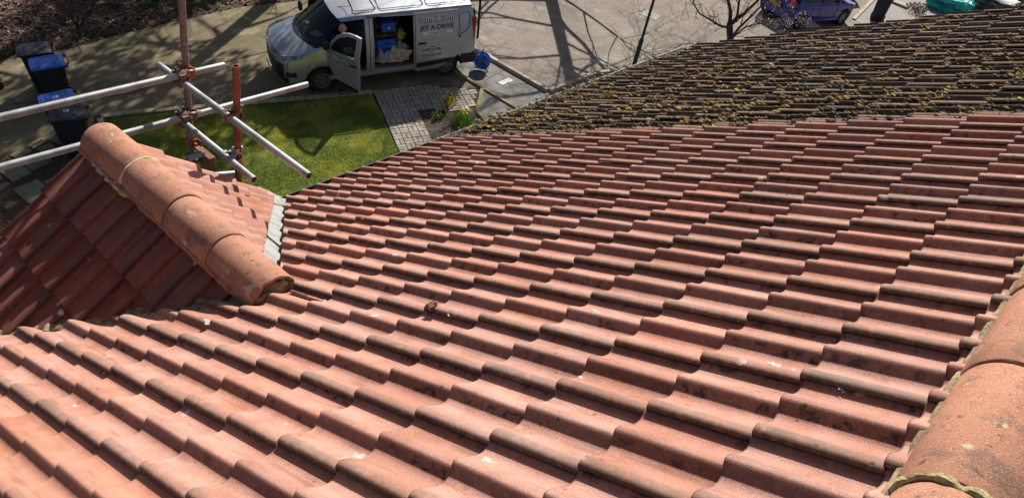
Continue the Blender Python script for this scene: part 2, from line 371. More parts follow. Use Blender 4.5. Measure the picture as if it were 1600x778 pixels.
def blade_mat(name, a, b, c, sc=1.1):
    m, t = base_mat(name, 0.7, 0, 0.25); v = t.pos()
    col = t.mix(t.ramp(t.noise(v, sc, 4, 0.6), .38, .62), a, b)
    col = t.mix(t.ramp(t.noise(v, 45, 2), .5, .75, 0, .8), col, c)
    t.link(col, t.bsdf.inputs['Base Color'])
    tl = t.new('ShaderNodeBsdfTranslucent'); t.link(col, tl.inputs[0]); mx = t.new('ShaderNodeMixShader'); mx.inputs[0].default_value = 0.3
    t.link(t.bsdf.outputs[0], mx.inputs[1]); t.link(tl.outputs[0], mx.inputs[2]); t.link(mx.outputs[0], t.n['Material Output'].inputs[0])
    return m
M_GRASS = blade_mat('grass_blades', (0.13, 0.21, 0.025), (0.50, 0.50, 0.07), (0.62, 0.60, 0.22), 1.3)
M_LEAFD = blade_mat('dark_leaves', (0.035, 0.06, 0.018), (0.055, 0.085, 0.025), (0.12, 0.15, 0.06))
M_LEAFY = blade_mat('yellow_leaves', (0.55, 0.42, 0.03), (0.65, 0.5, 0.05), (0.28, 0.26, 0.04), 12)
M_LEAFG = blade_mat('fresh_leaves', (0.11, 0.22, 0.03), (0.17, 0.30, 0.04), (0.3, 0.4, 0.1), 6)
M_DAFF = surf('daffodil_petal', (0.8, 0.6, 0.03), rough=0.6)
M_MOSS = blade_mat('roof_moss', (0.28, 0.17, 0.04), (0.11, 0.075, 0.03), (0.36, 0.27, 0.05), 6)
M_MOSSY = blade_mat('bright_moss', (0.50, 0.47, 0.04), (0.38, 0.36, 0.04), (0.58, 0.58, 0.12), 9)
M_MOSSB = blade_mat('black_moss', (0.035, 0.03, 0.022), (0.06, 0.052, 0.03), (0.11, 0.10, 0.05), 9)
M_LITA = surf('leaf_litter_pale', (0.34, 0.22, 0.15), [(40, (0.2, 0.12, 0.08), .4, .6, .9)], rough=0.8)
M_LITB = surf('leaf_litter_brown', (0.16, 0.085, 0.05), [(40, (0.08, 0.045, 0.03), .4, .6, .9)], rough=0.85)
M_BARK = surf('dark_bark', (0.065, 0.045, 0.038), [(20, (0.03, 0.022, 0.02), .4, .6, .8)], rough=0.95, bumps=[(50, .8, .01)])
M_PINK = surf('pink_blossom', (0.78, 0.62, 0.66), [(9, (0.80, 0.70, 0.74), .42, .55, .8), (14, (0.22, 0.08, 0.10), .6, .66, .9)], rough=0.7)
def paint(name, col, metal=0.6, rough=0.3):
    m, t = base_mat(name, rough, metal, 0.5); v = t.pos()
    c = t.mix(t.ramp(t.noise(v, 2.5, 4), .4, .7, 0, .25), col, tuple(x * .7 for x in col))
    t.link(c, t.bsdf.inputs['Base Color']); t.bsdf.inputs['Coat Weight'].default_value = 0.6; t.bsdf.inputs['Coat Roughness'].default_value = 0.06
    return m
M_SILV = paint('silver_paint', (0.46, 0.49, 0.54), 0.62, 0.34)
M_BLUEP = paint('dark_blue_paint', (0.010, 0.014, 0.26), 0.1, 0.4)
M_BLKP = paint('black_paint', (0.008, 0.009, 0.012), 0.1, 0.3)
M_GLASS = glass('car_glass'); M_GLASSD = glass('dark_window', (0.006, 0.008, 0.01), 0.88)
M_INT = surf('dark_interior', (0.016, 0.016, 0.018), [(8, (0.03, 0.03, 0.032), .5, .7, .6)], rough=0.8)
M_SEAT = surf('seat_cloth', (0.05, 0.055, 0.07), [(9, (0.03, 0.05, 0.12), .5, .6, .8)], rough=0.95)
M_RUB = surf('tyre_rubber', (0.018, 0.018, 0.018), rough=0.85, bumps=[(60, .3, .004)])
M_HUB = surf('grey_hubcap', (0.17, 0.17, 0.175), [(9, (0.16, 0.15, 0.14), .5, .7, .5)], rough=0.4, metal=0.5)
M_LENS = surf('headlight_lens', (0.40, 0.43, 0.44), [(16, (0.06, 0.065, 0.07), .45, .53, .85)], rough=0.12, spec=0.8, coat=1.0)
M_REDL = surf('red_lens', (0.55, 0.01, 0.015), rough=0.15, coat=1.0)
M_NAVY = surf('navy_lettering', (0.02, 0.03, 0.18), rough=0.4)
M_WHITE = surf('white_print', (0.78, 0.78, 0.80), rough=0.45)
M_DKTXT = surf('dark_lettering', (0.03, 0.03, 0.05), rough=0.4)
M_VBLUE = surf('blue_crate', (0.012, 0.10, 0.50), [(6, (0.02, 0.07, 0.34), .5, .7, .5)], rough=0.45)
M_LIDB = surf('blue_bin_lid', (0.02, 0.10, 0.46), [(5, (0.03, 0.15, 0.55), .5, .7, .6)], rough=0.4)
M_BIN = surf('dark_bin_plastic', (0.014, 0.018, 0.028), [(5, (0.026, 0.032, 0.045), .45, .65, .6)], rough=0.5)
M_LIDD = surf('dark_bin_lid', (0.013, 0.017, 0.026), [(5, (0.022, 0.028, 0.042), .45, .65, .6)], rough=0.65)
M_CLOTH = surf('dust_sheet', (0.52, 0.46, 0.36), [(10, (0.38, 0.33, 0.25), .45, .6, .7)], rough=0.95, bumps=[(18, .6, .02)])
M_SACK = surf('grey_sack', (0.42, 0.38, 0.36), [(14, (0.15, 0.2, 0.4), .62, .68, .8)], rough=0.9, bumps=[(18, .6, .02)])
M_HIVIS = surf('hi_vis_cloth', (0.55, 0.65, 0.02), [(14, (0.6, 0.6, 0.55), .58, .62, .8)], rough=0.7)
M_SKIN = surf('skin', (0.56, 0.30, 0.22), [(20, (0.48, 0.23, 0.17), .45, .65, .5)], rough=0.55)
M_JACK = surf('navy_jacket', (0.012, 0.014, 0.035), [(10, (0.02, 0.022, 0.05), .45, .6, .6)], rough=0.85)
M_TROU = surf('dark_trousers', (0.018, 0.018, 0.022), rough=0.9)
M_HOSE = surf('blue_reel', (0.015, 0.13, 0.55), [(8, (0.02, 0.09, 0.40), .5, .7, .5)], rough=0.25, coat=0.5)
M_GREEN = surf('green_post_paint', (0.014, 0.04, 0.024), [(8, (0.03, 0.05, 0.03), .5, .7, .5)], rough=0.45)
M_TURQ = surf('turquoise_bag', (0.01, 0.50, 0.42), [(4, (0.01, 0.36, 0.33), .45, .6, .8), (9, (0.03, 0.62, 0.52), .5, .65, .7)], rough=0.5, bumps=[(6, .8, .05)])
M_DROP = surf('bird_dropping', (0.58, 0.53, 0.47), [(60, (0.40, 0.33, 0.27), .45, .6, .8)], rough=0.9)
M_COVER = surf('pale_metal_cover', (0.27, 0.26, 0.235), [(9, (0.19, 0.185, 0.165), .45, .65, .7)], rough=0.8, metal=0.0)
M_COVW = surf('white_cover', (0.50, 0.49, 0.44), [(12, (0.5, 0.5, 0.46), .5, .7, .6)], rough=0.7)
M_PLATEY = surf('yellow_plate', (0.62, 0.48, 0.02), rough=0.4)
M_SLAB = surf('paving_slab', (0.17, 0.155, 0.095), [(3, (0.10, 0.09, 0.05), .45, .65, .7), (40, (0.36, 0.35, 0.28), .55, .7, .5)], rough=0.9, bumps=[(60, .4, .005)], vary=0.2)
M_TIMB = surf('board_timber', (0.24, 0.12, 0.065), [(8, (0.14, 0.07, 0.04), .45, .6, .8)], rough=0.9, bumps=[(50, .4, .004)])
M_STONE = surf('pale_stones', (0.42, 0.37, 0.31), [(9, (0.25, 0.2, 0.16), .45, .6, .7)], rough=0.9, vary=0.3)

# ------------------------------------------------------------------ ground and paving
xs = [-300, -80, -15, -8, -4, 0, 4, 8, XB, 20, 40, 90, 300]; ys = [-300, -60, -5, 5, 10, 15, 20, 30, 60, 300]
v = [(x, y, gz(x)) for x in xs for y in ys]; ny = len(ys)
f = [(i * ny + j, (i + 1) * ny + j, (i + 1) * ny + j + 1, i * ny + j + 1) for i in range(len(xs) - 1) for j in range(ny - 1)]
struct(mesh_obj('ground', v, f, M_SOIL))
WOODE = [(-12, 19.9), (-2, 19.7), (5.01, 18.99), (5.5, 18.73), (6.39, 18.45), (7.23, 18.43), (8.11, 18.36), (9.17, 18.2), (10.37, 18.05), (11.14, 17.88), (12.24, 17.41), (13.4, 17.1)]
LOW = [(13.4, 10.72), (12.9, 11.19), (12.11, 11.84), (11.12, 12.33), (9.45, 13.30), (8.33, 13.9), (7.55, 14.33), (6.27, 15.08), (5.55, 15.36)]
sheet('driveway', WOODE + LOW + [(4.75, 13.9), (3.4, 14.35), (2.0, 14.45), (-12, 15.2)], 1, M_CONC)
sheet('footway', [(13.4, 40), (13.4, 3), (24, 3), (24, 7.6), (20, 8.8), (17.1, 9.60), (14.86, 9.56), (14.86, 40)], 1, M_PAVE)
sheet('road', [(14.96, 60), (14.96, 9.72), (17.1, 9.75), (20, 8.95), (24, 7.7), (40, 1.5), (110, 1.5), (110, 60)], 1, M_ROAD)
sheet('forecourt', [(31.4, 7.5), (35.2, 8.1), (46, 9.8), (46, 0), (31, 2)], 2, M_DRV)
LAWN = [(5.72, 15.12), (7.47, 14.12), (8.57, 13.52), (9.35, 13.06), (11.0, 12.22), (9.97, 10.12), (8.2, 6.6), (4.2, 6.6), (4.3, 12.0), (4.95, 13.7)]
sheet('lawn', LAWN, 2, M_LAWN)
BED = [(11.37, 10.90), (12.42, 10.07), (12.05, 9.4), (12.0, 8.0), (10.1, 8.2), (10.86, 9.95)]
sheet('flower_bed', BED, 3, M_BED)
sheet('side_path', [(12.52, 10.02), (13.38, 10.70), (13.38, 3), (12.2, 3), (12.3, 9.6)], 3, M_PAVE)

def along(poly, step):
    out = []
    for (x1, y1), (x2, y2) in zip(poly, poly[1:]):
        L = sqrt((x2 - x1) ** 2 + (y2 - y1) ** 2); n = max(1, round(L / step))
        for i in range(n):
            t = (i + 0.5) / n; out.append((x1 + (x2 - x1) * t, y1 + (y2 - y1) * t, atan2(y2 - y1, x2 - x1), L / n))
    return out
def unit_box(name, mat, b=0.004):
    return MB().bbox((0, 0, 0), (1, 1, 1), 0.03).build(name, mat).data
def ground_piece(name, me, x, y, ang, dims, parent, h=0.0):
    o = bpy.data.objects.new(name, me); COL.objects.link(o); o.parent = parent
    nrm = Vector((-SLP if x < XB else 0, 0, 1)).normalized()
    q = Vector((0, 0, 1)).rotation_difference(nrm)
    M = Matrix.Translation((x, y, gz(x) + h)) @ q.to_matrix().to_4x4() @ Matrix.Rotation(ang, 4, 'Z') @ Matrix.Diagonal((*dims, 1))
    o.matrix_local = M; return o
def proto_mesh(name, mat):
    o = unit_box(name, mat); 
    for ob in list(bpy.data.objects):
        if ob.data == o: bpy.data.objects.remove(ob)
    return o
ME_BR = proto_mesh('brick', M_BRICKP); ME_ED = proto_mesh('edging_brick', M_EDGE); ME_KE = proto_mesh('kerb_stone', M_KERB); ME_MK = proto_mesh('kerb_stone', M_MKERB); ME_SL = proto_mesh('slab', M_SLAB)

# brick path
PATH = [(11.13, 12.36), (12.11, 11.88), (12.9, 11.21), (13.34, 10.74), (12.44, 10.09), (11.37, 10.93), (10.87, 9.97), (9.9, 8.0), (8.9, 8.0), (9.99, 10.12)]
path = sheet('path', PATH, 2, M_JOINT)
pa = atan2(12.35 - 10.12, 11.10 - 9.97); pu = (cos(pa), sin(pa)); pv = (-sin(pa), cos(pa))
cell = 0.216; cnt = 0
for i in range(-24, 14):
    for j in range(-16, 4):
        horiz = (i + j) % 2 == 0
        for k in (-1, 1):
            a = (i + 0.5) * cell + (0 if horiz else k * cell / 4); b = (j + 0.5) * cell + (k * cell / 4 if horiz else 0)
            x = 11.12 + pu[0] * a + pv[0] * b; y = 12.33 + pu[1] * a + pv[1] * b
            if inside(x, y, PATH) and cnt < 300 and y > 8.9:
                hl = [(x + pu[0] * da + pv[0] * db, y + pu[1] * da + pv[1] * db) for da in (-.035, .035) for db in (-.035, .035)]
                if not all(inside(p[0], p[1], PATH) for p in hl): continue
                cnt += 1
                ground_piece('brick', ME_BR, x, y, pa + (0 if horiz else pi / 2) + (R() - .5) * .03, (cell - 0.018, cell / 2 - 0.016, 0.06), path, -0.005 + R() * 0.006)
# edging of the lawn
edg = sheet('lawn_edging', [(5.5, 15.40), (6.27, 15.10), (7.55, 14.36), (8.33, 13.92), (9.45, 13.32), (11.12, 12.36), (11.05, 12.2), (9.37, 13.08), (8.25, 13.7), (7.48, 14.12), (6.2, 14.86), (5.68, 15.12), (4.95, 13.5), (4.78, 13.6)], 3, M_JOINT)
for x, y, a, L in along([(5.60, 15.26), (6.24, 14.97), (7.52, 14.24), (8.29, 13.81), (9.41, 13.19), (11.08, 12.28)], 0.215):
    ground_piece('brick', ME_ED, x, y, a, (L - .012, .15, .07), edg, 0.01 + R() * .006)
for x, y, a, L in along([(5.55, 15.2), (4.88, 13.5)], 0.215):
    ground_piece('brick', ME_ED, x, y, a, (L - .012, .13, .07), edg, 0.01 + R() * .006)
# kerbs
kb = sheet('kerb', [(14.84, 16), (14.84, 9.58), (17.1, 9.62), (20, 8.8), (20.03, 8.93), (17.12, 9.74), (14.98, 9.72), (14.98, 16)], 2, M_KERB)
for x, y, a, L in along([(14.91, 16.1), (14.91, 9.7)], 0.91): ground_piece('kerb_stone', ME_KE, x, y, a, (L - .012, .125, .2), kb, 0.0)
for x, y, a, L in along([(14.95, 9.65), (17.1, 9.68), (20, 8.87), (24, 7.65)], 0.91): ground_piece('kerb_stone', ME_KE, x, y, a, (L - .012, .125, .2), kb, 0.0)
mk = sheet('back_kerb', [(13.36, 12.2), (13.36, 9.0), (13.46, 9.0), (13.46, 12.2)], 3, M_MKERB)
for x, y, a, L in along([(13.42, 13.2), (13.42, 9.0)], 0.91): ground_piece('kerb_stone', ME_MK, x, y, a, (L - .01, .09, .1), mk, 0.0)
pk = sheet('path_kerb', [(13.36, 10.72), (12.46, 10.05), (12.28, 9.2), (12.38, 9.2), (12.56, 9.98), (13.42, 10.62)], 4, M_MKERB)
for x, y, a, L in along([(13.36, 10.66), (12.5, 10.0), (12.3, 9.0)], 0.6): ground_piece('kerb_stone', ME_MK, x, y, a, (L - .01, .09, .1), pk, 0.01)
k3 = sheet('forecourt_kerb', [(31.4, 7.4), (35.2, 8.0), (40, 8.8), (40, 8.93), (35.18, 8.13), (31.4, 7.53)], 3, M_KERB)
for x, y, a, L in along([(31.4, 7.46), (35.2, 8.06), (40, 8.86)], 0.91): ground_piece('kerb_stone', ME_KE, x, y, a, (L - .02, .14, .12), k3, 0.0)
# concrete joints and cracks
def strip(name, pts, w, k, mat):
    L = []; Rr = []
    for i, p in enumerate(pts):
        a = Vector(pts[max(i - 1, 0)]); b = Vector(pts[min(i + 1, len(pts) - 1)]); d = (b - a).normalized(); n_ = Vector((-d.y, d.x))
        ww = w * (0.6 + R() * .8); L.append(tuple(Vector(p) + n_ * ww / 2)); Rr.append(tuple(Vector(p) - n_ * ww / 2))
    v = [(x, y, gz(x, 0, .004 * k)) for x, y in L + Rr]; n = len(pts)
    return mesh_obj(name, v, [(i, n + i, n + i + 1, i + 1) for i in range(n - 1)], mat)
drive = bpy.data.objects['driveway']
for pts in ([(4.4, 16.9), (5.93, 16.0), (6.58, 15.76), (7.8, 15.75), (9.03, 15.67), (10.16, 15.47), (11, 15.3)], [(3.2, 15.1), (3.3, 17), (3.2, 19.3)]):
    s_ = strip('joint', pts, .035, 2.5, M_JOINT); s_.parent = drive
foot = bpy.data.objects['footway']
cr = []
for i in range(14): cr.append((13.75 + i * .08 + R() * .04, 10.98 + i * .012 + (R() - .5) * .06))
s_ = strip('crack', cr, .018, 2.5, M_JOINT); s_.parent = foot
# broken slabs beside the drive
sb = sheet('slab_patch', [(3.15, 14.75), (3.6, 15.2), (4.35, 15.15), (4.7, 14.2), (4.6, 12.2), (3.0, 12.2), (3.0, 13.9)], 2, M_SOIL)
for x, y, a, dx, dy in ((3.38, 14.42, .1, .42, .46), (3.84, 14.50, .12, .46, .40), (3.72, 14.98, .3, .34, .26), (4.20, 14.72, .1, .30, .5), (4.12, 15.08, .2, .3, .16),
                        (3.36, 13.62, .05, .5, .62), (3.34, 12.95, .02, .52, .6), (3.92, 13.5, .02, .56, .6)):
    ground_piece('slab', ME_SL, x, y, a, (dx, dy, .06), sb, R() * .012)

def disc(name, x, y, r, k, mat, n=28, lbl=None):
    v = [(x + r * cos(2 * pi * i / n), y + r * sin(2 * pi * i / n), gz(x) + .004 * k) for i in range(n)] + [(x + r * cos(2 * pi * i / n), y + r * sin(2 * pi * i / n), gz(x) - .05) for i in range(n)]
    return mesh_obj(name, v, [tuple(range(n))] + [(i, n + i, n + (i + 1) % n, (i + 1) % n) for i in range(n)], mat)
o = disc('manhole_cover', 18.0, 10.08, .24, 3, M_COVER); tag(o, 'round pale manhole cover in the road near the mossy roof edge', 'manhole cover')
def cover(name, x, y, a, dx, dy, mat, label, grp=None, slots=0):
    t_ = empty(name, (x, y, gz(x))); t_.rotation_euler = (0, 0, a)
    MB().bbox((0, 0, .006), (dx, dy, .02), .004).build('lid', mat, t_)
    MB().box((0, 0, .0), (dx + .05, dy + .05, .02)).build('surround', M_PAVE, t_)
    if slots:
        b = MB()
        for i in range(slots):
            for j in range(slots): b.box(((i - (slots - 1) / 2) * dx / slots, (j - (slots - 1) / 2) * dy / slots, .018), (dx / slots * .6, dy / slots * .6, .006))
        b.build('tread_pattern', mat, t_)
    else: MB().box((0, 0, .0175), (dx * .3, .02, .003)).build('slot', M_BLACK, t_)
    return tag(t_, label, 'manhole cover', grp)
cover('utility_cover', 14.17, 10.66, .1, .24, .17, M_COVW, 'white utility cover in the footway, the one nearer the van')
cover('utility_cover', 14.42, 10.67, .1, .24, .17, M_COVW, 'white utility cover in the footway, the one nearer the road kerb')
cover('manhole_cover', 22.86, 11.58, .2, .62, .62, M_COVER, 'square pale grey manhole cover in the road behind the green lamp post', None, 5)

# ------------------------------------------------------------------ roofs
P = 0.5163114; UC, GA = 0.15, 0.32
NR = Vector((0, sin(P), cos(P)))
GOFF = [-.0576, -.0404, -.0326, -.0165, -.0185, -.0072, .0066, .0269, .0389, .0277, .0259, .0181, .0139, .0120, .0027, 0.0]
def roofpt(u, s, off=0.0):
    return Vector((u * UC, -s * cos(P), s * sin(P))) + NR * off
HT, TH = 0.060, 0.024       # crown height above bed at the front, rise from course to course
# one roll: d runs from a crown down the gentle side, across the pan and up the steep side of the next crown
KEY = [(0, .0400), (.006, .0398), (.014, .0384), (.026, .0334), (.042, .0235), (.058, .0140), (.075, .0058), (.091, .0014), (.102, .0003), (.110, .0020), (.1175, .0050), (.1245, .0096), (.1305, .0158), (.1352, .0232), (.1394, .0302), (.1436, .0355), (.1474, .0387)]
def prof_tile(fine=True):
    """(x, z) across the tile: x runs to the right seen from below the eaves, the over-lapping roll at x=0"""
    k = KEY if fine else [KEY[i] for i in (0, 2, 4, 6, 8, 10, 12, 13)]
    pts = [(.0050, .0250), (.0178, .0238), (.0186, .0268), (.0170, .0312), (.0125, .0356), (.0065, .0388)] if fine else [(.0050, .0245), (.0180, .0240), (.0125, .0330)]
    pts += [(-d, z) for d, z in k] + [(-.15 - d, z) for d, z in k if d < .1315] + [(-.2975, .0172)]
    return pts
def tile_mesh(name, mat, fine=True, wob=0.0, hs=1.0):
    pr = [(x, .040 - (.040 - z) * hs) if hs != 1 else (x, z) for x, z in prof_tile(fine)]; n = len(pr); L = 0.40; T0 = HT - .0400
    rows = [(0.0035, -.013), (0.0, -.0045), (.0018, -.0012), (.0065, 0.0), (L * .5, 0), (L, 0)]
    if not fine: rows = [(0.002, -.015), (0.0, -.003), (.006, 0), (L, 0)]
    v = []
    for y, dz in rows:
        for i, (x, z) in enumerate(pr):
            zz = z + T0 - TH / GA * y + dz
            if wob: zz += wob * noise.noise(Vector((x * 30, y * 14, 1.3))); 
            v.append((x, y + (wob * 2 * noise.noise(Vector((x * 40, 3, 7))) if wob and y < .01 else 0), zz))
    f = [(r * n + i, (r + 1) * n + i, (r + 1) * n + i + 1, r * n + i + 1) for r in range(len(rows) - 1) for i in range(n - 1)]
    # side lip underside
    me = bpy.data.meshes.new(name); me.from_pydata(v, [], f); me.materials.append(mat)
    bm = bmesh.new(); bm.from_mesh(me)
    bmesh.ops.recalc_face_normals(bm, faces=bm.faces[:])
    if sum(q.normal.z for q in bm.faces) < 0: bmesh.ops.reverse_faces(bm, faces=bm.faces[:])
    bm.to_mesh(me); bm.free(); sharpen(me, 50); me.update(); return me
def tri_frame(kind, q=None):
    if kind == 'main': return Vector((-1, 0, 0)), Vector((0, -cos(P), sin(P))), NR.copy()
    if kind == 'left': return Vector((0, -1, 0)), Vector((cos(q), 0, sin(q))), Vector((-sin(q), 0, cos(q)))
    return Vector((0, 1, 0)), Vector((-cos(q), 0, sin(q))), Vector((sin(q), 0, cos(q)))
def jit(a=0.004, z=.0012):
    return Matrix.Translation(((R() - .5) * .003, (R() - .5) * .010, R() * z)) @ Matrix.Rotation((R() - .5) * a * 2, 4, 'Z') @ Matrix.Rotation((R() - .5) * a, 4, 'Y') @ Matrix.Rotation((R() - .5) * a * .7, 4, 'X')
def place_tile(me, M, parent, cuts=None, name='tile', drop=1e-9):
    """cuts: list of alternatives, each a list of (point, outward normal) half planes (world, horizontal); pieces are joined"""
    if cuts:
        out = bmesh.new(); Mi = M.inverted(); kept = 0
        co = [M @ v.co for v in me.vertices]
        whole = False
        for alt in cuts:
            if all(all((c - p).dot(n) <= 0 for c in co) for p, n in alt): whole = True
        if not whole:
            bm2 = bmesh.new(); tmpm = None
            for alt in cuts:
                b = bmesh.new(); b.from_mesh(me); b.transform(M)
                for p, n in alt:
                    if len(b.faces) == 0: break
                    bmesh.ops.bisect_plane(b, geom=b.verts[:] + b.edges[:] + b.faces[:], plane_co=p, plane_no=n, clear_outer=True)
                if len(b.faces):
                    kept += len(b.faces); b.transform(Mi); tm = bpy.data.meshes.new('t'); b.to_mesh(tm); bm2.from_mesh(tm); bpy.data.meshes.remove(tm)
                b.free()
            if kept == 0: bm2.free(); return None
            m2 = bpy.data.meshes.new('cut_' + name); bm2.to_mesh(m2); bm2.free()
            m2.materials.append(me.materials[0]); me = m2
    o = bpy.data.objects.new(name, me); COL.objects.link(o); o.parent = parent; o.matrix_local = M; return o

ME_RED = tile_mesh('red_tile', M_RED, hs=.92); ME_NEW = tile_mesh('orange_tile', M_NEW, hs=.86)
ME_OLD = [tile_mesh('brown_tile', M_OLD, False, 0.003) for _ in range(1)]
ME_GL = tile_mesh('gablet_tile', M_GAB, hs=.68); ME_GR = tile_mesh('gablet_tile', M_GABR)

house = empty('house', (2, -2, gz(2)))
tag(house, 'house with the red double roll tiled roof and small gablet that fills the picture', 'house')
Hi = house.matrix_world.copy(); HOFF = Vector((2, -2, gz(2)))
def hp(o):       # parent to the house keeping world coordinates
    o.parent = house; o.location = o.location - HOFF; return o
EV, RV = -10.60 * GA, 5.16 * GA
def plane_box(name, x0, x1, s0, s1, off, th, mat):
    v = [roofpt(x / UC, s, o_) for o_ in (off, off - th) for x, s in ((x0, s0), (x1, s0), (x1, s1), (x0, s1))]
    return mesh_obj(name, v, [(0, 3, 2, 1), (4, 5, 6, 7), (0, 1, 5, 4), (1, 2, 6, 5), (2, 3, 7, 6), (3, 0, 4, 7)], mat)
# roof deck below the tiles, split round the gablet
APX = Vector((.18, 1.10, 0)); AR = Vector((1.60, 2.94, 0)); AL = Vector((-1.165, 3.0, 0))
XW = -3.2
roof = plane_box('roof', XW, 21.9 * UC, EV + .05, RV + .1, -.115, .05, M_FELT); hp(roof)
def rp(o): o.parent = roof; o.location = o.location; return o
roof.location = (0, 0, 0) - HOFF if False else Vector((0, 0, 0)) - HOFF
# cutting planes (vertical, plan direction)
def cutplane(a, b, keep_side):
    a = Vector(a); b = Vector(b); d = (b - a).normalized(); n = Vector((-d.y, d.x, 0))
    if (Vector(keep_side) - a).dot(n) > 0: n = -n
    return (a, n)
cR = cutplane((.30, 1.23, 0), (1.60, 2.94, 0), (3, 0, 0))            # keep to the right of the valley
cRi = (cR[0], -cR[1])
cL = cutplane((.20, 1.075, 0), (-.675, 2.293, 0), (-3, 1, 0))       # keep to the left of the left valley
main_cuts = [[cR], [cRi, cL]]
fx, fy, fz = tri_frame('main')
ntile = 0; RYt = roofpt(0, RV).y - .06
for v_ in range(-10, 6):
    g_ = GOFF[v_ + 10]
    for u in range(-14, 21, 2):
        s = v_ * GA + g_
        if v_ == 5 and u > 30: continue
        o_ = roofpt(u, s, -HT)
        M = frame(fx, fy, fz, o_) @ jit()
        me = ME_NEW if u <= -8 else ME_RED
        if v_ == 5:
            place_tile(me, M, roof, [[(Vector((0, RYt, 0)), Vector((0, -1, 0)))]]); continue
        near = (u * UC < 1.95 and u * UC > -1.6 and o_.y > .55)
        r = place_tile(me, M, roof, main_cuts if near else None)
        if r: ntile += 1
# eaves filler strip and fascia, gutter
def eave_pt(x, ds, dz=0): 
    p = roofpt(x / UC, EV - ds, -.09); return Vector((p.x, p.y, p.z + dz))
def gutter(name, x0, x1, mat, parent):
    b = MB(); n = 9; pts = []
    y0, z0 = eave_pt(0, .0).y + .045, eave_pt(0, 0).z - .015
    for x in (x0, x1):
        for rr in (.058, .053):
            for k in range(n): a = pi + pi * k / (n - 1); pts.append(Vector((x, y0 + rr * cos(a), z0 + rr * sin(a) * 1.0)))
    f = [(k, k + 1, 2 * n + k + 1, 2 * n + k) for k in range(n - 1)] + [(n + k, 3 * n + k, 3 * n + k + 1, n + k + 1) for k in range(n - 1)]
    f += [(0, 2 * n, 3 * n, n), (n - 1, 2 * n - 1, 4 * n - 1, 3 * n - 1)]
    b.add(pts, f); o = b.build(name, mat, None, True); o.parent = parent; return o
g1 = gutter('gutter', 1.42, 3.23, M_BLACK, house); g1.location = -HOFF
b = MB(); ev = eave_pt(0, 0); b.box(((XW + 3.23) / 2, ev.y - .03, ev.z - .10), (3.23 - XW, .02, .18)); fa = b.build('fascia', M_WOODW, house); fa.location = -HOFF
wy = ev.y - .25
b = MB(); b.box(((XW + 3.23) / 2, wy - .12, (ev.z - .12 + gz(0)) / 2 - .6), (3.23 - XW, .24, ev.z - .12 - gz(0) + 1.2)); w_ = b.build('wall', M_WALL, house); w_.location = -HOFF
# rear roof slope beyond the ridge
RY, RZ = roofpt(0, RV).y, roofpt(0, RV).z
b = MB(); n = 90; vv = []
for i in range(n + 1):
    x = XW + (3.28 - XW) * i / n; hz = .03 * (0.5 + 0.5 * cos(2 * pi * x / UC)) ** 2
    for s in range(2):
        d = .24 + s * 3.4; vv.append((x, RY - d * cos(P), RZ - d * sin(P) - .11 + hz))
b.add(vv, [(2 * i, 2 * i + 1, 2 * i + 3, 2 * i + 2) for i in range(n)]); rr = b.build('rear_slope', M_RED, house); rr.location = -HOFF

# half-round ridge tiles
def ridge_mesh(name, L, r, mat, drop=0.02, n=22, chip=0):
    v = []; rows = [(0, r - .016), (0, r), (.006, r + .003), (L * .5, r), (L - .01, r - .003), (L, r - .008)]
    ang = [pi * (-.06) + pi * 1.12 * k / (n - 1) for k in range(n)]
    for y, rr in rows:
        for a in ang:
            yy = y
            if chip and y < .01: yy += chip * max(0, noise.noise(Vector((a * 2.2, 5.1, 0))) * 1.2 + .25)
            v.append((rr * cos(a), yy, rr * sin(a)))
    f = [(i * n + k, (i + 1) * n + k, (i + 1) * n + k + 1, i * n + k + 1) for i in range(len(rows) - 1) for k in range(n - 1)]
    me = bpy.data.meshes.new(name); me.from_pydata(v, [], f); me.materials.append(mat)
    bm = bmesh.new(); bm.from_mesh(me)
    for fc in bm.faces:
        c = fc.calc_center_median()
        if fc.normal.dot(Vector((c.x, 0, c.z))) < 0: fc.normal_flip()
    bm.to_mesh(me); bm.free(); sharpen(me, 40); return me
def rough_strip(name, pts, w, h, mat, seed=0, step=.015, amp=.5, n=7):
    """lumpy bead of mortar along a polyline"""
    P_ = []
    for a, b_ in zip(pts, pts[1:]):
        a, b_ = Vector(a), Vector(b_); m = max(2, int((b_ - a).length / step))
        P_ += [a.lerp(b_, i / m) for i in range(m)]
    P_.append(Vector(pts[-1])); v = []
    for i, p in enumerate(P_):
        d = (P_[min(i + 1, len(P_) - 1)] - P_[max(i - 1, 0)]).normalized(); s = d.cross(Vector((0, 0, 1))).normalized(); u = s.cross(d)
        k = 1 + amp * noise.noise(Vector((i * step * 14, seed, 0))); k2 = 1 + amp * noise.noise(Vector((i * step * 30, seed, 5)))
        for j in range(n):
            a = 2 * pi * j / n; v.append(p + s * cos(a) * w * k + u * sin(a) * h * k2 + s * noise.noise(Vector((i * step * 8, seed, 9))) * w * .5)
    f = [(i * n + j, i * n + (j + 1) % n, (i + 1) * n + (j + 1) % n, (i + 1) * n + j) for i in range(len(P_) - 1) for j in range(n)]
    return mesh_obj(name, v, f, mat, smooth=True)
ridge = empty('ridge'); ridge.parent = house; ridge.location = -HOFF
RR = .128; rc = Vector((0, RY - .124, RZ - .016))
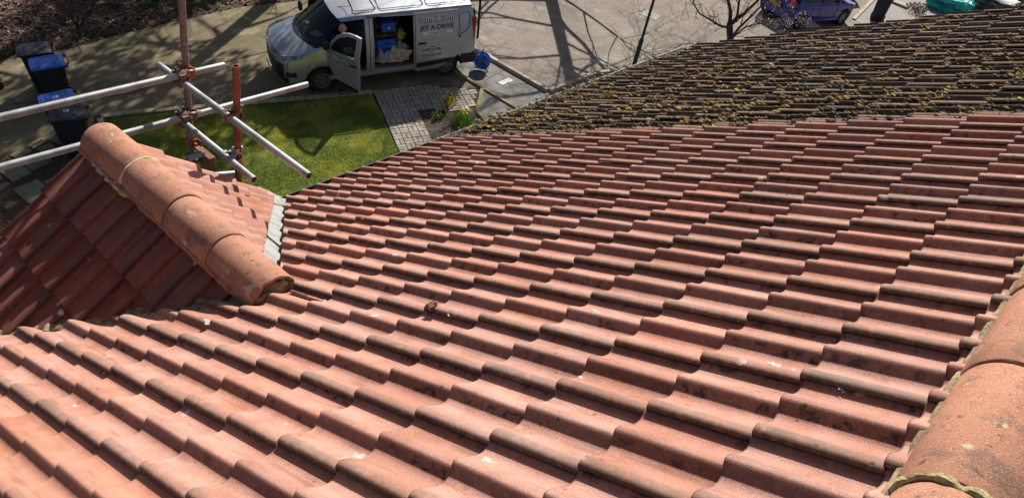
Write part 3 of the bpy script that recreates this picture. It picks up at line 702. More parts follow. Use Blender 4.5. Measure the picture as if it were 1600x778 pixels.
for x0, L in ((-1.50, .46), (-1.04, .47), (-.57, .47), (-.10, .52), (.42, .50), (.92, .47), (1.39, .46), (1.85, .46), (2.31, .46), (2.77, .46)):
    me = ridge_mesh('ridge_tile', L - .006, RR, M_RIDGE)
    o = bpy.data.objects.new('ridge_tile', me); COL.objects.link(o); o.parent = ridge
    o.matrix_local = Matrix.Translation((x0, rc.y, rc.z + (R() - .5) * .004)) @ Matrix.Rotation(-pi / 2 + (R() - .5) * .012, 4, 'Z')
    mt = M_MORTY if abs(x0 + .10) < .01 else M_MORTR
    arc = [Vector((x0 + .002, rc.y + (RR - .004) * cos(a), rc.z + (RR - .004) * sin(a))) for a in [pi * k / 16 for k in range(-1, 18)]]
    j = rough_strip('mortar_joint', arc, .013 if mt is M_MORTY else .004, .010 if mt is M_MORTY else .004, mt, x0, .006, 1.1, 7); j.parent = ridge
bd = rough_strip('mortar_bed', [(XW, rc.y + RR - .002, rc.z - .012), (3.25, rc.y + RR - .002, rc.z - .012)], .012, .018, M_MORT, 3); bd.parent = ridge
bd = rough_strip('mortar_bed', [(XW, rc.y - RR + .002, rc.z - .012), (3.25, rc.y - RR + .002, rc.z - .012)], .022, .022, M_MORT, 8); bd.parent = ridge

# ------------------------------------------------------------------ gablet over the eaves
gab = empty('gablet'); gab.parent = house; gab.location = -HOFF
QL, QR = math.atan(.800), math.atan(.770); GX, GZ = .20, -.617; YF = 2.815
LX, LY, LZ = tri_frame('left', QL); RX, RYv, RZv = tri_frame('right', QR)
def lpt(d, y, off=0): return Vector((GX, y, GZ)) - LY * d + LZ * off
def rpt_(d, y, off=0): return Vector((GX, y, GZ)) - RYv * d + RZv * off
cGL = cutplane((.20, 1.06, 0), (-.675, 2.262, 0), (0, 2.5, 0)); cGR = cutplane((.36, 1.47, 0), (1.46, 2.89, 0), (0, 2.5, 0))
for k, d in enumerate((.48, .80, 1.12, 1.44, 1.76)):
    for yj in (2.53, 2.23, 1.93, 1.63, 1.33, 1.03):
        M = frame(LX, LY, LZ, lpt(d, yj, -HT)) @ jit(.016, .009)
        place_tile(ME_GL, M, gab, [[cGL]])
for k, d in enumerate((.48, .80, 1.12, 1.44, 1.76)):
    for yj in (2.835, 2.535, 2.235, 1.935, 1.635, 1.335):
        M = frame(RX, RYv, RZv, rpt_(d, yj, -HT)) @ jit(.010, .004)
        place_tile(ME_GR, M, gab, [[cGR]])
def quad(name, pts, mat, parent): return mesh_obj(name, pts, [tuple(range(len(pts)))], mat, parent)
quad('deck', [lpt(0, 1.08, -.10), lpt(0, YF - .03, -.10), lpt(1.78, YF - .03, -.10)], M_FELT, gab)
quad('deck', [rpt_(0, 1.08, -.10), rpt_(1.78, YF - .03, -.10), rpt_(0, YF - .03, -.10)], M_FELT, gab)
# gable wall, verge mortar and bargeboards
quad('gable_wall', [(GX, YF - .12, GZ - .15), (GX - 1.42, YF - .12, GZ - 1.28), (GX + 1.42, YF - .12, GZ - 1.28)], M_WALL, gab)
for s_, fn in ((-1, lpt), (1, rpt_)):
    b = MB(); a0, a1 = fn(.02, YF - .035, -.075), fn(1.75, YF - .035, -.075); dn = Vector((0, 0, -.16))
    v = [a0, a1, a1 + dn, a0 + dn] + [p + Vector((0, .022, 0)) for p in (a0, a1, a1 + dn, a0 + dn)]
    b.add(v, [(0, 1, 2, 3), (4, 7, 6, 5), (0, 4, 5, 1), (1, 5, 6, 2), (2, 6, 7, 3), (3, 7, 4, 0)]); b.build('bargeboard', M_WOODW, gab)
    m_ = rough_strip('verge_mortar', [fn(.04, YF - .03, -.072), fn(1.72, YF - .03, -.072)], .018, .016, M_MORT, s_); m_.parent = gab
# ridge tiles of the gablet, broken end against the main roof
GR_ = .125; gc = Vector((GX, 0, GZ - .078))
ys_ = [(1.12, 1.53, .012), (1.53, 1.93, 0), (1.93, 2.345, 0), (2.345, 2.80, 0)]
for y0, y1, ch in ys_:
    me = ridge_mesh('ridge_tile', y1 - y0 - .004, GR_, M_RIDGE, chip=ch)
    o = bpy.data.objects.new('ridge_tile', me); COL.objects.link(o); o.parent = gab
    o.matrix_local = Matrix.Translation((gc.x, y0, gc.z + (R() - .5) * .005)) @ Matrix.Rotation((R() - .5) * .02, 4, 'Z') @ Matrix.Rotation((R() - .5) * .012, 4, 'X')
    if y0 > 1.2:
        mt = M_MORTP if y0 > 2.2 else M_MORTR; w_ = .010 if y0 > 2.2 else .004
        arc = [Vector((gc.x + (GR_ - .003) * cos(a), y0 + .001, gc.z + (GR_ - .003) * sin(a))) for a in [pi * k / 16 for k in range(-1, 18)]]
        j = rough_strip('mortar_joint', arc, w_, w_ * .8, mt, y0, .01, .6, 6); j.parent = gab
for sx, yy0 in ((-1, 1.15), (1, 1.25)):
    m_ = rough_strip('mortar_bed', [(gc.x + sx * (GR_ - .006), yy0, gc.z - .018), (gc.x + sx * (GR_ - .006), 2.79, gc.z - .018)], .018, .02, M_MORTR, 4 + sx); m_.parent = gab
b = MB()
for i, (x, y, r_) in enumerate(((gc.x - .125, 2.31, .024), (gc.x - .128, 2.38, .026), (gc.x - .13, 2.45, .020), (gc.x - .125, 2.54, .024), (gc.x - .122, 2.62, .018))):
    b.blob((x, y, gc.z - .025), r_, 2, .7, i, (1, 1.9, .8))
m_ = b.build('mortar_dab', M_MORTP, gab, True)
b = MB(); b.blob((gc.x + .0, 1.135, gc.z - .012), .106, 3, .3, 2, (1.1, .4, 1.02)); b.blob((gc.x + .07, 1.16, gc.z + .02), .05, 2, .6, 5); b.blob((gc.x - .07, 1.15, gc.z - .01), .055, 2, .6, 6)
b.build('ridge_end_mortar', M_MORT, gab, True)
b = MB(); b.blob((gc.x - .01, 1.105, gc.z - .045), .085, 3, .5, 12, (1.25, .5, .75)); b.build('ridge_end_mortar', M_MORT, gab, True)
b = MB(); b.blob((gc.x + .095, 1.165, gc.z + .0), .034, 2, .8, 9, (1.1, 1, .8)); b.build('loose_mortar_lump', M_MORTP, gab, True)
b = MB(); b.lathe([(0, GR_ * .86), (GR_ * .86, 0)][:1] + [(0.001, 0), (GR_ * .9, 0), (GR_ * .9, .02)], 20, Matrix.Translation((gc.x, 2.79, gc.z)) @ Matrix.Rotation(pi / 2, 4, 'X'))
b.build('ridge_end_cap', M_MORTR, gab)
# mortar flashing along the left valley
pts = []
for t in [i / 40 for i in range(41)]:
    x = .19 + (-1.14 - .19) * t; y = 1.085 + (2.96 - 1.085) * t
    z = -y * tan(P) - .066 + .012 * noise.noise(Vector((t * 20, 1, 1)))
    pts.append(Vector((x, y, z)))
m_ = rough_strip('valley_mortar', pts, .045, .034, M_MORT, 12, .012, .55, 8); m_.parent = gab
pts2 = [p + Vector((.03, .03, .018)) for p in pts]
m_ = rough_strip('valley_mortar', pts2, .024, .014, M_MORT, 15, .012, .8, 7); m_.parent = gab
# lead valley on the right
v = []; N_ = 40
A0 = Vector((.28, 1.20, 0)); A1 = Vector((1.66, 3.02, 0))
for i in range(N_ + 1):
    c = A0.lerp(A1, i / N_); dv = (A1 - A0).normalized(); nv = Vector((dv.y, -dv.x, 0))
    for w_ in (-.20, -.13, -.062, .0, .07, .14):
        p = c + nv * (w_ - .005)
        zm = -p.y * tan(P) - .088 ; zg = GZ - .77 * (p.x - GX) - .085
        z = max(zm, zg) + .002 * noise.noise(Vector((p.x * 25, p.y * 25, 0)))
        v.append((p.x, p.y, z))
f = [(i * 6 + k, (i + 1) * 6 + k, (i + 1) * 6 + k + 1, i * 6 + k + 1) for i in range(N_) for k in range(5)]
lead = mesh_obj('lead_valley', v, f, M_LEAD, gab, True)
b = MB(); ap = []
for w_ in (-.13, -.06, .01, .08, .14):
    c = A0.lerp(A1, .165); p = c + Vector((dv.y, -dv.x, 0)) * w_; ap.append((p.x, p.y, max(-p.y * tan(P) - .07, GZ - .77 * (p.x - GX) - .07)))
b.tube(ap, .009, 8); b.build('cable', M_BLACK, gab)
# broken sliver and small broken ridged piece lying on the roof
o = MB(); ob_ = roofpt(1.2, -.92, -.02); rot = Matrix.Rotation(-.5, 3, 'Z'); 
def lay(u, s, off, ang, tilt=0):   # frame lying on main roof
    x_, y_, z_ = -fx, -fy, fz
    return frame(x_, -y_, z_, roofpt(u, s, off)) @ Matrix.Rotation(ang, 4, 'Z') @ Matrix.Rotation(tilt, 4, 'Y')
t_ = MB(); t_.bbox((0, 0, 0), (.015, .29, .012), .002); o = t_.build('tile_fragment', M_RED); o.matrix_world = lay(1.66, -1.10, -.038, .02, .0) @ Matrix.Rotation(-.075, 4, 'X')
tag(o, 'long loose sliver of red tile lying just below the broken ridge end', 'tile fragment')
t_ = MB(); t_.bbox((0, 0, .006), (.040, .030, .012), .002)
for k in range(3): t_.bbox((0, (k - 1) * .010, .015), (.040, .004, .008), .001)
t_.blob((.008, .022, .018), .010, 1, .4, 2)
o = t_.build('tile_fragment', M_RED); o.matrix_world = lay(1.95, -.245, -.004, .1)
tag(o, 'small ribbed chip of red tile stuck on a roll in the middle of the roof', 'tile fragment')

# ------------------------------------------------------------------ neighbour's mossy roof
nb = empty('neighbour_house', (6, -2, gz(6)))
tag(nb, 'adjoining house with the old brown moss covered tiled roof', 'house'); NO = Vector((6, -2, gz(6)))
nroof = plane_box('roof', 21.9 * UC + .012, 51.6 * UC, EV + .05, RV + .1, -.14, .05, M_FELT); nroof.parent = nb; nroof.location = -NO
def sag(u, s): return -.022 - .006 * sin(u * .45) - .004 * sin(s * 2.3 + u * .2)
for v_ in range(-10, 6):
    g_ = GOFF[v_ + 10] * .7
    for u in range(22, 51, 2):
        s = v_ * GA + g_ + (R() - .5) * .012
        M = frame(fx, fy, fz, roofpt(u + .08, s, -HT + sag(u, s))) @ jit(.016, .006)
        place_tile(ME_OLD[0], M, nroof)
g2 = gutter('gutter', 3.25, 7.74, M_GUTG, nb); g2.location = -NO
b = MB(); b.box(((3.26 + 7.66) / 2, ev.y - .03, ev.z - .10), (7.66 - 3.26, .02, .18)); fa = b.build('fascia', M_WOODW, nb); fa.location = -NO
b = MB(); b.box(((3.24 + 7.5) / 2, wy - .12, (ev.z - .12 + gz(0)) / 2 - .3), (7.5 - 3.24, .24, ev.z - .12 - gz(0) + .6)); w_ = b.build('wall', M_WALL, nb); w_.location = -NO
b = MB(); vv = []
for i in range(n := 100):
    x = 3.30 + 4.4 * i / (n - 1); hz = .03 * (0.5 + 0.5 * cos(2 * pi * x / UC)) ** 2
    for s in range(2):
        d = .12 + s * 3.4; vv.append((x, RY - d * cos(P), RZ - d * sin(P) - .06 + hz))
b.add(vv, [(2 * i, 2 * i + 1, 2 * i + 3, 2 * i + 2) for i in range(n - 1)]); rr = b.build('rear_slope', M_OLD, nb); rr.location = -NO
# gable end wall of the neighbour
b = MB(); b.add([(7.5, ev.y - .25, gz(7.5) - .3), (7.5, 2 * RY - ev.y + .25, gz(7.5) - .3), (7.5, 2 * RY - ev.y + .25, ev.z - .05), (7.5, RY, RZ - .18), (7.5, ev.y - .25, ev.z - .05)], [(0, 1, 2, 3, 4)])
w_ = b.build('gable_wall', M_WALL, nb); w_.location = -NO
for k in range(10):
    me = ridge_mesh('ridge_tile', .45, RR, M_OLD) if k == 0 else me
    o = bpy.data.objects.new('ridge_tile', me); COL.objects.link(o); o.parent = nroof
    o.matrix_local = Matrix.Translation((3.26 + k * .45, rc.y, rc.z - .02)) @ Matrix.Rotation(-pi / 2, 4, 'Z')
# moss
def tuft(b, p, r_, rnd):
    """a cushion of moss: a low lump bristling with small leaf faces"""
    b.blob(p, r_ * .8, 0, .8, rnd.random() * 50, (1.0, 1.4, .6))
    vv = []; ff = []
    for k in range(11):
        d = Vector((rnd.gauss(0, .55), rnd.gauss(0, .8), rnd.gauss(.1, .35))) * r_; u = Vector((rnd.gauss(0, 1), rnd.gauss(0, 1), rnd.gauss(0, 1))).normalized() * r_ * .42; w = u.orthogonal().normalized() * r_ * .3
        i0 = len(vv); vv += [p + d - u, p + d + u, p + d + w]; ff.append((i0, i0 + 1, i0 + 2))
    b.add(vv, ff)
def moss(name, mat, N, seed, fn, rmin, rmax, parent):
    rnd = random.Random(seed); b = MB(); c = 0; tries = 0
    while c < N and tries < N * 30:
        tries += 1
        u = 21.6 + rnd.random() * 29.2; s = EV + .04 + rnd.random() * (RV - EV)
        wgt = fn(u, s, rnd)
        if rnd.random() > wgt: continue
        du = (u % 1); inpan = .22 < du < .80
        if not inpan and rnd.random() > .22: continue
        c += 1
        # front ledges collect more moss
        if rnd.random() < .45: s = (floor(s / GA) + .0) * GA + rnd.random() * .05
        h = -.048 if inpan else -.016
        r_ = rmin + (rmax - rmin) * rnd.random() ** 2
        p = roofpt(u, s, h + sag(u, s) + r_ * .2)
        tuft(b, p, r_, rnd)
    o = stuff(b.build(name, mat, parent)); return o
def wcl(u, s, f, lo, hi, sd=0):
    q = noise.noise(Vector((u * f, s * f * 2.4, sd))); return min(1, max(0, (q - lo) / (hi - lo)))
moss('moss', M_MOSS, 21000, 5, lambda u, s, r: wcl(u, s, .55, -.25, .35) * (1.15 - .75 * min(1, (u - 21.5) / 22)), .009, .026, nroof)
moss('bright_moss', M_MOSSY, 1100, 6, lambda u, s, r: wcl(u, s, .9, .05, .5, 4) * (1 - .6 * min(1, (u - 21.5) / 28)), .009, .024, nroof)
moss('dark_moss', M_MOSSB, 8000, 7, lambda u, s, r: wcl(u, s, .7, -.2, .4, 9) * (1.0 if u < 24 else .35), .009, .024, nroof)
b = MB(); rnd = random.Random(3)
for i in range(1500):
    u = 21.45 + rnd.random() ** 1.5 * 1.6; s = EV + rnd.random() * (RV - EV)
    tuft(b, roofpt(u, s, -.045 + sag(u, s) + .01 * rnd.random()), .012 + .020 * rnd.random() ** 2, rnd)
stuff(b.build('party_line_moss', M_MOSSB, nroof))

# ------------------------------------------------------------------ scaffold
k_ = 1.035
def sc(x, y, z): return CAM + (Vector((x, y, z)) - CAM) * k_
yL = sc(0, 3.27, 0).y; z1 = sc(0, 0, -.686).z; z2 = sc(0, 0, -1.004).z
scaf = empty('scaffold', (1.14, 3.49, gz(1.14)))
tag(scaf, 'scaffold of grey steel tubes and rusty poles beyond the small gablet', 'scaffold'); SO = Vector((1.14, 3.49, gz(1.14)))
def spipe(name, a, b_, mat, r=.0242):
    o = MB().pipe(a, b_, r, r - .0045).build(name, mat, scaf, True); o.location = -SO; return o
xa = sc(1.053, 3.33, 0).x; ya = sc(0, 3.33, 0).y
spipe('pole', (xa, ya, gz(xa)), (xa, ya, 2.4), M_STEELD)
pb = sc(1.045, 2.73, 0); ptop = sc(1.045, 2.721, -.393).z
spipe('pole', (pb.x + .012, pb.y + .012, gz(1)), (pb.x + .012, pb.y + .012, ptop), M_RUST)
spipe('ledger', (-4.2, yL, z1), (sc(1.303, 3.27, 0).x, yL, z1), M_STEEL)
spipe('ledger', (-4.2, yL, z2), (sc(2.019, 3.27, 0).x, yL, z2 - .008), M_STEEL)
ta, tb = sc(.976, 3.544, -.735), sc(1.012, 1.928, -.735)
spipe('transom', ta, tb, M_STEEL)
tc_, td = sc(.975, 3.32, -1.045), sc(.975, 2.438, -1.045)
spipe('transom', tc_, td, M_STEEL)
spipe('transom', (xa + .10, 3.46, -1.70), (xa + .32, 3.40, -1.72), M_STEEL)
spipe('transom', (xa - .06, 3.44, -1.475), (xa + .06, 3.42, -1.455), M_STEEL)
b_ = MB().bbox((xa + .085, 3.46, -1.52), (.060, .22, .10), .004).build('block', M_TIMB, scaf); b_.location = -SO
def coupler(p, d1, d2, mat):
    """right-angle scaffold coupler round two crossing tubes"""
    p = Vector(p); b = MB(); d1 = Vector(d1).normalized(); d2 = Vector(d2).normalized(); nn = d1.cross(d2).normalized()
    for d, off, other in ((d1, -.027, d2), (d2, .027, d1)):
        c = p + nn * off; u = nn; w = d.cross(u).normalized(); m = 16
        v = [c + d * e + (u * cos(2 * pi * k / m) + w * sin(2 * pi * k / m)) * r for e, r in ((-.031, .0255), (-.029, .0345), (.029, .0345), (.031, .0255)) for k in range(m)]
        b.add(v, [(i * m + k, i * m + (k + 1) % m, (i + 1) * m + (k + 1) % m, (i + 1) * m + k) for i in range(3) for k in range(m)])
        q = c + w * .042
        R3 = Matrix([[d[i], w[i], u[i]] for i in range(3)])
        b.box(q, (.050, .032, .026), R3); b.tube([q + w * .004 - u * .036, q + w * .004 + u * .058], .0075, 6); b.box(q + w * .004 + u * .045, (.024, .024, .014), R3)
        b.box(c - w * .043, (.042, .022, .034), R3)
    o = b.build('coupler', mat, scaf, True); o.location = -SO; return o
coupler((xa, (ya + yL) / 2, z1), (0, 0, 1), (1, 0, 0), M_COUP)
coupler((xa, (ya + yL) / 2, z2 - .004), (0, 0, 1), (1, 0, 0), M_COUP2)
xt = ta.lerp(tb, .5).x
coupler(((xt + pb.x + .012) / 2, pb.y + .012, ta.z), (0, 0, 1), (0, -1, 0), M_COUP2)
coupler(((td.x + pb.x + .012) / 2, pb.y + .012, td.z), (0, 0, 1), (0, -1, 0), M_STEEL)
coupler((ta.x, yL + .01, (z1 + ta.z) / 2), (1, 0, 0), (0, -1, 0), M_COUP2)
coupler((td.x, yL + .01, (z2 + td.z) / 2), (1, 0, 0), (0, -1, 0), M_COUP2)
coupler((xa + .03, ya, -1.38), (0, 0, 1), (0, 1, 0), M_COUP)
coupler((xa + .03, ya, -1.52), (0, 0, 1), (0, 1, 0), M_COUP2)
#PART2
# ------------------------------------------------------------------ van
VO = Vector((9.5693, 14.3358, -7.9597)); VE = Vector((-.90942, .40131, -.10913)); VN = Vector((-.119145, 0, .992877)); VL = VN.cross(VE).normalized(); VE = VL.cross(VN).normalized()
VM = frame(VE, VL, VN, VO)
van = empty('van', M=VM)
tag(van, 'silver panel van with passenger door and side door open, blue lettering beside the doorway', 'van')
def V(s, y, z): return Vector((-s, y, z))
def archz(s, base, r=.40, cz=.33, cs=(1.03, 4.28)):
    z = base
    for c in cs:
        if abs(s - c) < r: z = max(z, cz + sqrt(r * r - (s - c) ** 2))
    return z
def st(s, tops):      # lower points follow the wheel arches, tops p3..p9 given
    W_ = tops[0][1]
    return [(s, .62 * W_ if archz(s, 0) > 0 else .82 * W_, archz(s, .28)), (s, W_ * .985, archz(s, .32)), (s, W_ * 1.0, max(.56, archz(s, .32) + .03))] + tops
mid = lambda s: [(s, .975, .86), (s, .965, 1.16), (s, .95, 1.25), (s, .83, 1.80), (s, .775, 1.875), (s, .50, 1.93), (s, 0, 1.95)]
ST = []
ST.append([(.30, .72, .28), (.28, .88, .33), (.25, .90, .56), (.25, .895, .82), (.24, .86, .96), (.18, .76, 1.01), (.11, .60, 1.03), (.06, .44, 1.04), (.03, .22, 1.045), (.02, 0, 1.045)])
def hood(s, k):      # hood stations, k 0..1 from nose to cowl
    lerp = lambda a, b: a + (b - a) * k
    return st(s, [(s, lerp(.93, .975), .86), (s - .01, lerp(.90, .96), lerp(1.0, 1.15)), (lerp(s, s - .02), lerp(.80, .90), lerp(1.06, 1.20)), (s - lerp(.06, .08), lerp(.62, .78), lerp(1.09, 1.225)),
                  (s - lerp(.12, .2), lerp(.45, .55), lerp(1.11, 1.23)), (s - lerp(.17, .29), lerp(.23, .28), lerp(1.12, 1.235)), (s - lerp(.19, .33), 0, lerp(1.125, 1.24))])
for s, k in ((.45, .15), (.64, .45), (.70, .55), (.80, .75), (.92, 1.0)): ST.append(hood(s, k))
iC0 = len(ST) - 1
CW = [(1.03, .975, .86), (1.03, .965, 1.16), (1.08, .94, 1.235), (1.00, .82, 1.28), (.86, .58, 1.26), (.76, .30, 1.25), (.72, 0, 1.25)]
WT = [(1.50, .975, .86), (1.50, .965, 1.16), (1.50, .945, 1.245), (1.60, .81, 1.77), (1.52, .72, 1.83), (1.44, .42, 1.875), (1.42, 0, 1.885)]
ST.append(st(1.03, CW)); iC = len(ST) - 1
for s in (1.16, 1.20, 1.30, 1.38, 1.43):
    k = (s - 1.03) / .47; row = []
    for a, b_ in zip(CW, WT): row.append(tuple(a[i] + (b_[i] - a[i]) * k for i in range(3)))
    row[0] = (s, row[0][1], row[0][2]); row[1] = (s, row[1][1], row[1][2])
    ST.append(st(s, row))
ST.append(st(1.50, WT)); iW = len(ST) - 1
ST.append(st(1.80, [(1.8, .975, .86), (1.8, .965, 1.16), (1.8, .948, 1.25), (1.84, .825, 1.79), (1.78, .76, 1.86), (1.72, .47, 1.915), (1.70, 0, 1.925)]))
for s in (2.17, 2.34, 3.38, 3.88, 3.92, 4.0, 4.12, 4.28, 4.44, 4.56, 4.64, 4.68, 4.95): ST.append(st(s, mid(s)))
ST.append([(5.04, .80, .30), (5.05, .93, .33), (5.06, .945, .56), (5.06, .94, .86), (5.06, .93, 1.16), (5.055, .92, 1.25), (5.0, .80, 1.78), (4.98, .74, 1.85), (4.97, .48, 1.90), (4.97, 0, 1.92)])
sOf = [r[1][0] for r in ST]
np_ = 10; vv = []; 
for r in ST: vv += [V(*p) for p in r] + [V(p[0], -p[1], p[2]) for p in r[:-1]]
def vi(i, j, side): return i * 19 + (j if side == 0 or j == 9 else 10 + j)
ff = []; fm = []
mats_v = [M_SILV, M_BLACK, M_GLASSD, M_BLACK]
for i in range(len(ST) - 1):
    for j in range(9):
        for side in (0, 1):
            s0, s1 = sOf[i], sOf[i + 1]
            if i >= iC and i < iW and j >= 6: continue                      # windscreen is its own part
            if side == 0 and 1 <= j <= 5 and s0 >= 1.19 and s1 <= 2.2: continue   # cab door opening
            if side == 0 and 1 <= j <= 5 and s0 >= 2.33 and s1 <= 3.39: continue  # sliding door opening
            q = (vi(i, j, side), vi(i + 1, j, side), vi(i + 1, j + 1, side), vi(i, j + 1, side))
            m_ = 0
            if i == iC0 and j >= 5: m_ = 1
            if j == 5 and side == 1 and 1.15 < s0 and s1 < 2.2: m_ = 2
            if j == 5 and side == 0 and iC <= i and s1 <= 1.21: m_ = 1
            if j <= 1 and s0 > 4.5: m_ = 1
            ff.append(q if side == 0 else q[::-1]); fm.append(m_)
# rear end
n_ = len(ST) - 1
rear = [vi(n_, j, 0) for j in range(10)] + [vi(n_, j, 1) for j in range(8, -1, -1)]
ff.append(tuple(rear)); fm.append(0)
# front end patch below the bonnet edge
cols = [4, 5, 6, 7, 8, 9]; base_i = len(vv); rowsz = [(.90, -.02), (.78, -.045), (.60, -.06), (.45, -.05), (.30, .02)]
top = [ST[0][j] for j in cols]; grid = [[vi(0, j, 0) for j in cols] + [vi(0, j, 1) for j in reversed(cols[:-1])]]
for zz, ds in rowsz:
    row = []
    for sgn, cc in ((1, cols), (-1, list(reversed(cols[:-1])))):
        for j in cc:
            s, y, z = ST[0][j]; k = abs(y) / .86
            vv.append(V(s + ds * (1 - k ** 4), sgn * y, zz)); row.append(len(vv) - 1)
    grid.append(row)
for r in range(5):
    for c in range(10):
        ff.append((grid[r][c], grid[r][c + 1], grid[r + 1][c + 1], grid[r + 1][c])); fm.append(1 if (r in (2, 3) and 1 <= c <= 8) or (r == 4) else 0)
for sgn, side, cidx in ((1, 0, 0), (-1, 1, 10)):   # close corners to the side station
    side_col = [vi(0, 4, side), vi(0, 3, side), vi(0, 2, side), vi(0, 1, side)]
    fr_ = [grid[r][cidx] for r in range(6)]
    ff.append((side_col[0], side_col[1], fr_[2], fr_[1])); fm.append(0); ff.append((side_col[1], side_col[2], fr_[4], fr_[3], fr_[2])); fm.append(0); ff.append((side_col[2], side_col[3], fr_[5], fr_[4])); fm.append(0)
body = mesh_obj('body', vv, ff, None, van, False, mats=mats_v, midx=fm)
bm = bmesh.new(); bm.from_mesh(body.data); bmesh.ops.recalc_face_normals(bm, faces=bm.faces[:]); bm.to_mesh(body.data); bm.free(); sharpen(body.data, 28)
# windscreen
wv = []; wf = []
for i in range(iC, iW + 1):
    r = ST[i]; wv += [V(*r[j]) for j in (6, 7, 8, 9)] + [V(r[j][0], -r[j][1], r[j][2]) for j in (8, 7, 6)]
m = iW - iC + 1
wf = [(i * 7 + j, (i + 1) * 7 + j, (i + 1) * 7 + j + 1, i * 7 + j + 1) for i in range(m - 1) for j in range(6)]
mesh_obj('windscreen', wv, wf, M_GLASS, van, True)
for dy, a0 in ((.42, .2), (-.20, .2)):
    MB().tube([V(.78 + abs(dy) * .25, dy + .35, 1.28), V(.74 + abs(dy) * .1, dy, 1.285), V(.80, dy - .38, 1.30)], .008, 6).build('wiper', M_BLACK, van)
MB().tube([V(1.62, .30, 1.90), V(1.72, .36, 1.93), V(1.92, .55, 2.02)], .006, 6).build('aerial', M_BLACK, van)
# roof ribs and grooves
for s0, s1 in ((1.95, 2.5), (2.58, 3.72), (3.80, 4.85)):
    b = MB(); y_ = .60
    pts = [V(s0, -y_, 1.93 - .01), V(s0 + .02, -.3, 1.95), V(s0 + .02, .3, 1.95), V(s0, y_, 1.925), V(s0 + .07, y_ + .05, 1.925), V(s1 - .07, y_ + .05, 1.925), V(s1, y_, 1.925), V(s1 - .02, .3, 1.95), V(s1 - .02, -.3, 1.95), V(s1, -y_, 1.92), V(s1 - .07, -y_ - .05, 1.915), V(s0 + .07, -y_ - .05, 1.915), V(s0, -y_, 1.92)]
    b.tube(pts, .010, 6, False); b.build('roof_groove', M_BLACK if False else M_HUB, van)
MB().box(V(3.6, .815, 1.885), (2.9, .02, .02)).build('roof_rail', M_HUB, van)
# interior
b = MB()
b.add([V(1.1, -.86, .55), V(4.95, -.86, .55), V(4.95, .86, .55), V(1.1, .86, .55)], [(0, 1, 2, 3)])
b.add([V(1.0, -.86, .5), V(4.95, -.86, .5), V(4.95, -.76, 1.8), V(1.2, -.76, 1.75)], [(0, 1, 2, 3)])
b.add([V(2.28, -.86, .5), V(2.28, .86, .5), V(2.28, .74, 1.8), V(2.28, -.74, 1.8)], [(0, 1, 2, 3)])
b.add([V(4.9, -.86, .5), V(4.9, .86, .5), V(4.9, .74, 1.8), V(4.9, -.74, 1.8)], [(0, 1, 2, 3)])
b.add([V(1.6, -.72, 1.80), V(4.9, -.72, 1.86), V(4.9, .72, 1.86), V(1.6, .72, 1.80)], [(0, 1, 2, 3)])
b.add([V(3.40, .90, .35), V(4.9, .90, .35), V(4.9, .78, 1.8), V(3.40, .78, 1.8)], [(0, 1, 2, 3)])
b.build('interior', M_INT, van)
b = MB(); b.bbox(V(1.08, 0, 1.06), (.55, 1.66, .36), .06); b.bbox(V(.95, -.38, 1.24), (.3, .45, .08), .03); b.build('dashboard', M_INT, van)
b = MB(); tq = [V(1.42 + .06 * sin(a), -.40 + .19 * cos(a), 1.20 + .17 * sin(a)) for a in [2 * pi * k / 20 for k in range(21)]]; b.tube(tq, .014, 6, False); b.box(V(1.40, -.40, 1.18), (.04, .34, .03)); b.build('steering_wheel', M_INT, van)
for yy in (-.42, .12, .58):
    b = MB(); b.bbox(V(1.85, yy, .85), (.50, .46, .16), .05); b.bbox(V(2.12, yy, 1.18), (.13, .46, .62), .05, Matrix.Rotation(-.15, 3, 'Y')); b.bbox(V(2.16, yy, 1.56), (.09, .26, .18), .03); b.build('seat', M_SEAT, van)
# sill, step and door frames
b = MB(); b.box(V(2.86, .93, .40), (1.04, .07, .13)); b.box(V(1.69, .93, .40), (.96, .07, .13)); b.build('sill', M_SILV, van)
b = MB(); b.box(V(2.86, .955, .335), (1.02, .03, .03)); b.box(V(2.86, .86, .50), (1.0, .1, .02)); b.build('step', M_HUB, van)
b = MB()
for s in (2.165, 2.345):
    b.tube([V(s, .965, .36), V(s, .972, .86), V(s, .962, 1.16), V(s, .945, 1.25), V(s, .83, 1.80)], .02, 6)
b.build('door_pillar', M_SILV, van)
MB().tube([V(2.255, .972, .40), V(2.255, .982, .86), V(2.255, .97, 1.16), V(2.255, .955, 1.25), V(2.255, .84, 1.80)], .007, 6).build('door_gap', M_BLACK, van)
MB().tube([V(3.42, .95, 1.775 + .06), V(2.2, .846, 1.835)][::-1], .012, 6).build('top_rail', M_BLACK, van)
# rear quarter panel details
b = MB(); sq = [V(4.62, .958, 1.30), V(4.60, .875, 1.66), V(4.66, .86, 1.72), V(4.86, .86, 1.72), V(4.90, .87, 1.68), V(4.88, .95, 1.36), V(4.80, .968, 1.27), V(4.62, .975, 1.18)]
b.tube(sq, .008, 6, False); b.build('panel_groove', M_HUB, van)
b = MB(); b.bbox(V(4.86, .955, .48), (.42, .06, .32), .03); b.bbox(V(5.08, 0, .46), (.10, 1.80, .26), .03); b.build('rear_bumper', M_BLACK, van)
for sg in (1, -1):
    b = MB(); b.bbox(V(5.02, .915 * sg, 1.30), (.09, .10, .62), .03); b.build('tail_light', M_REDL, van)
b = MB(); b.bbox(V(5.09, .02, 1.1), (.02, .02, 1.5), .004); b.build('rear_door_seam', M_BLACK, van)
for yy in (.46, -.46): MB().bbox(V(5.075, yy, 1.52), (.02, .66, .38), .008).build('rear_window', M_GLASSD, van)
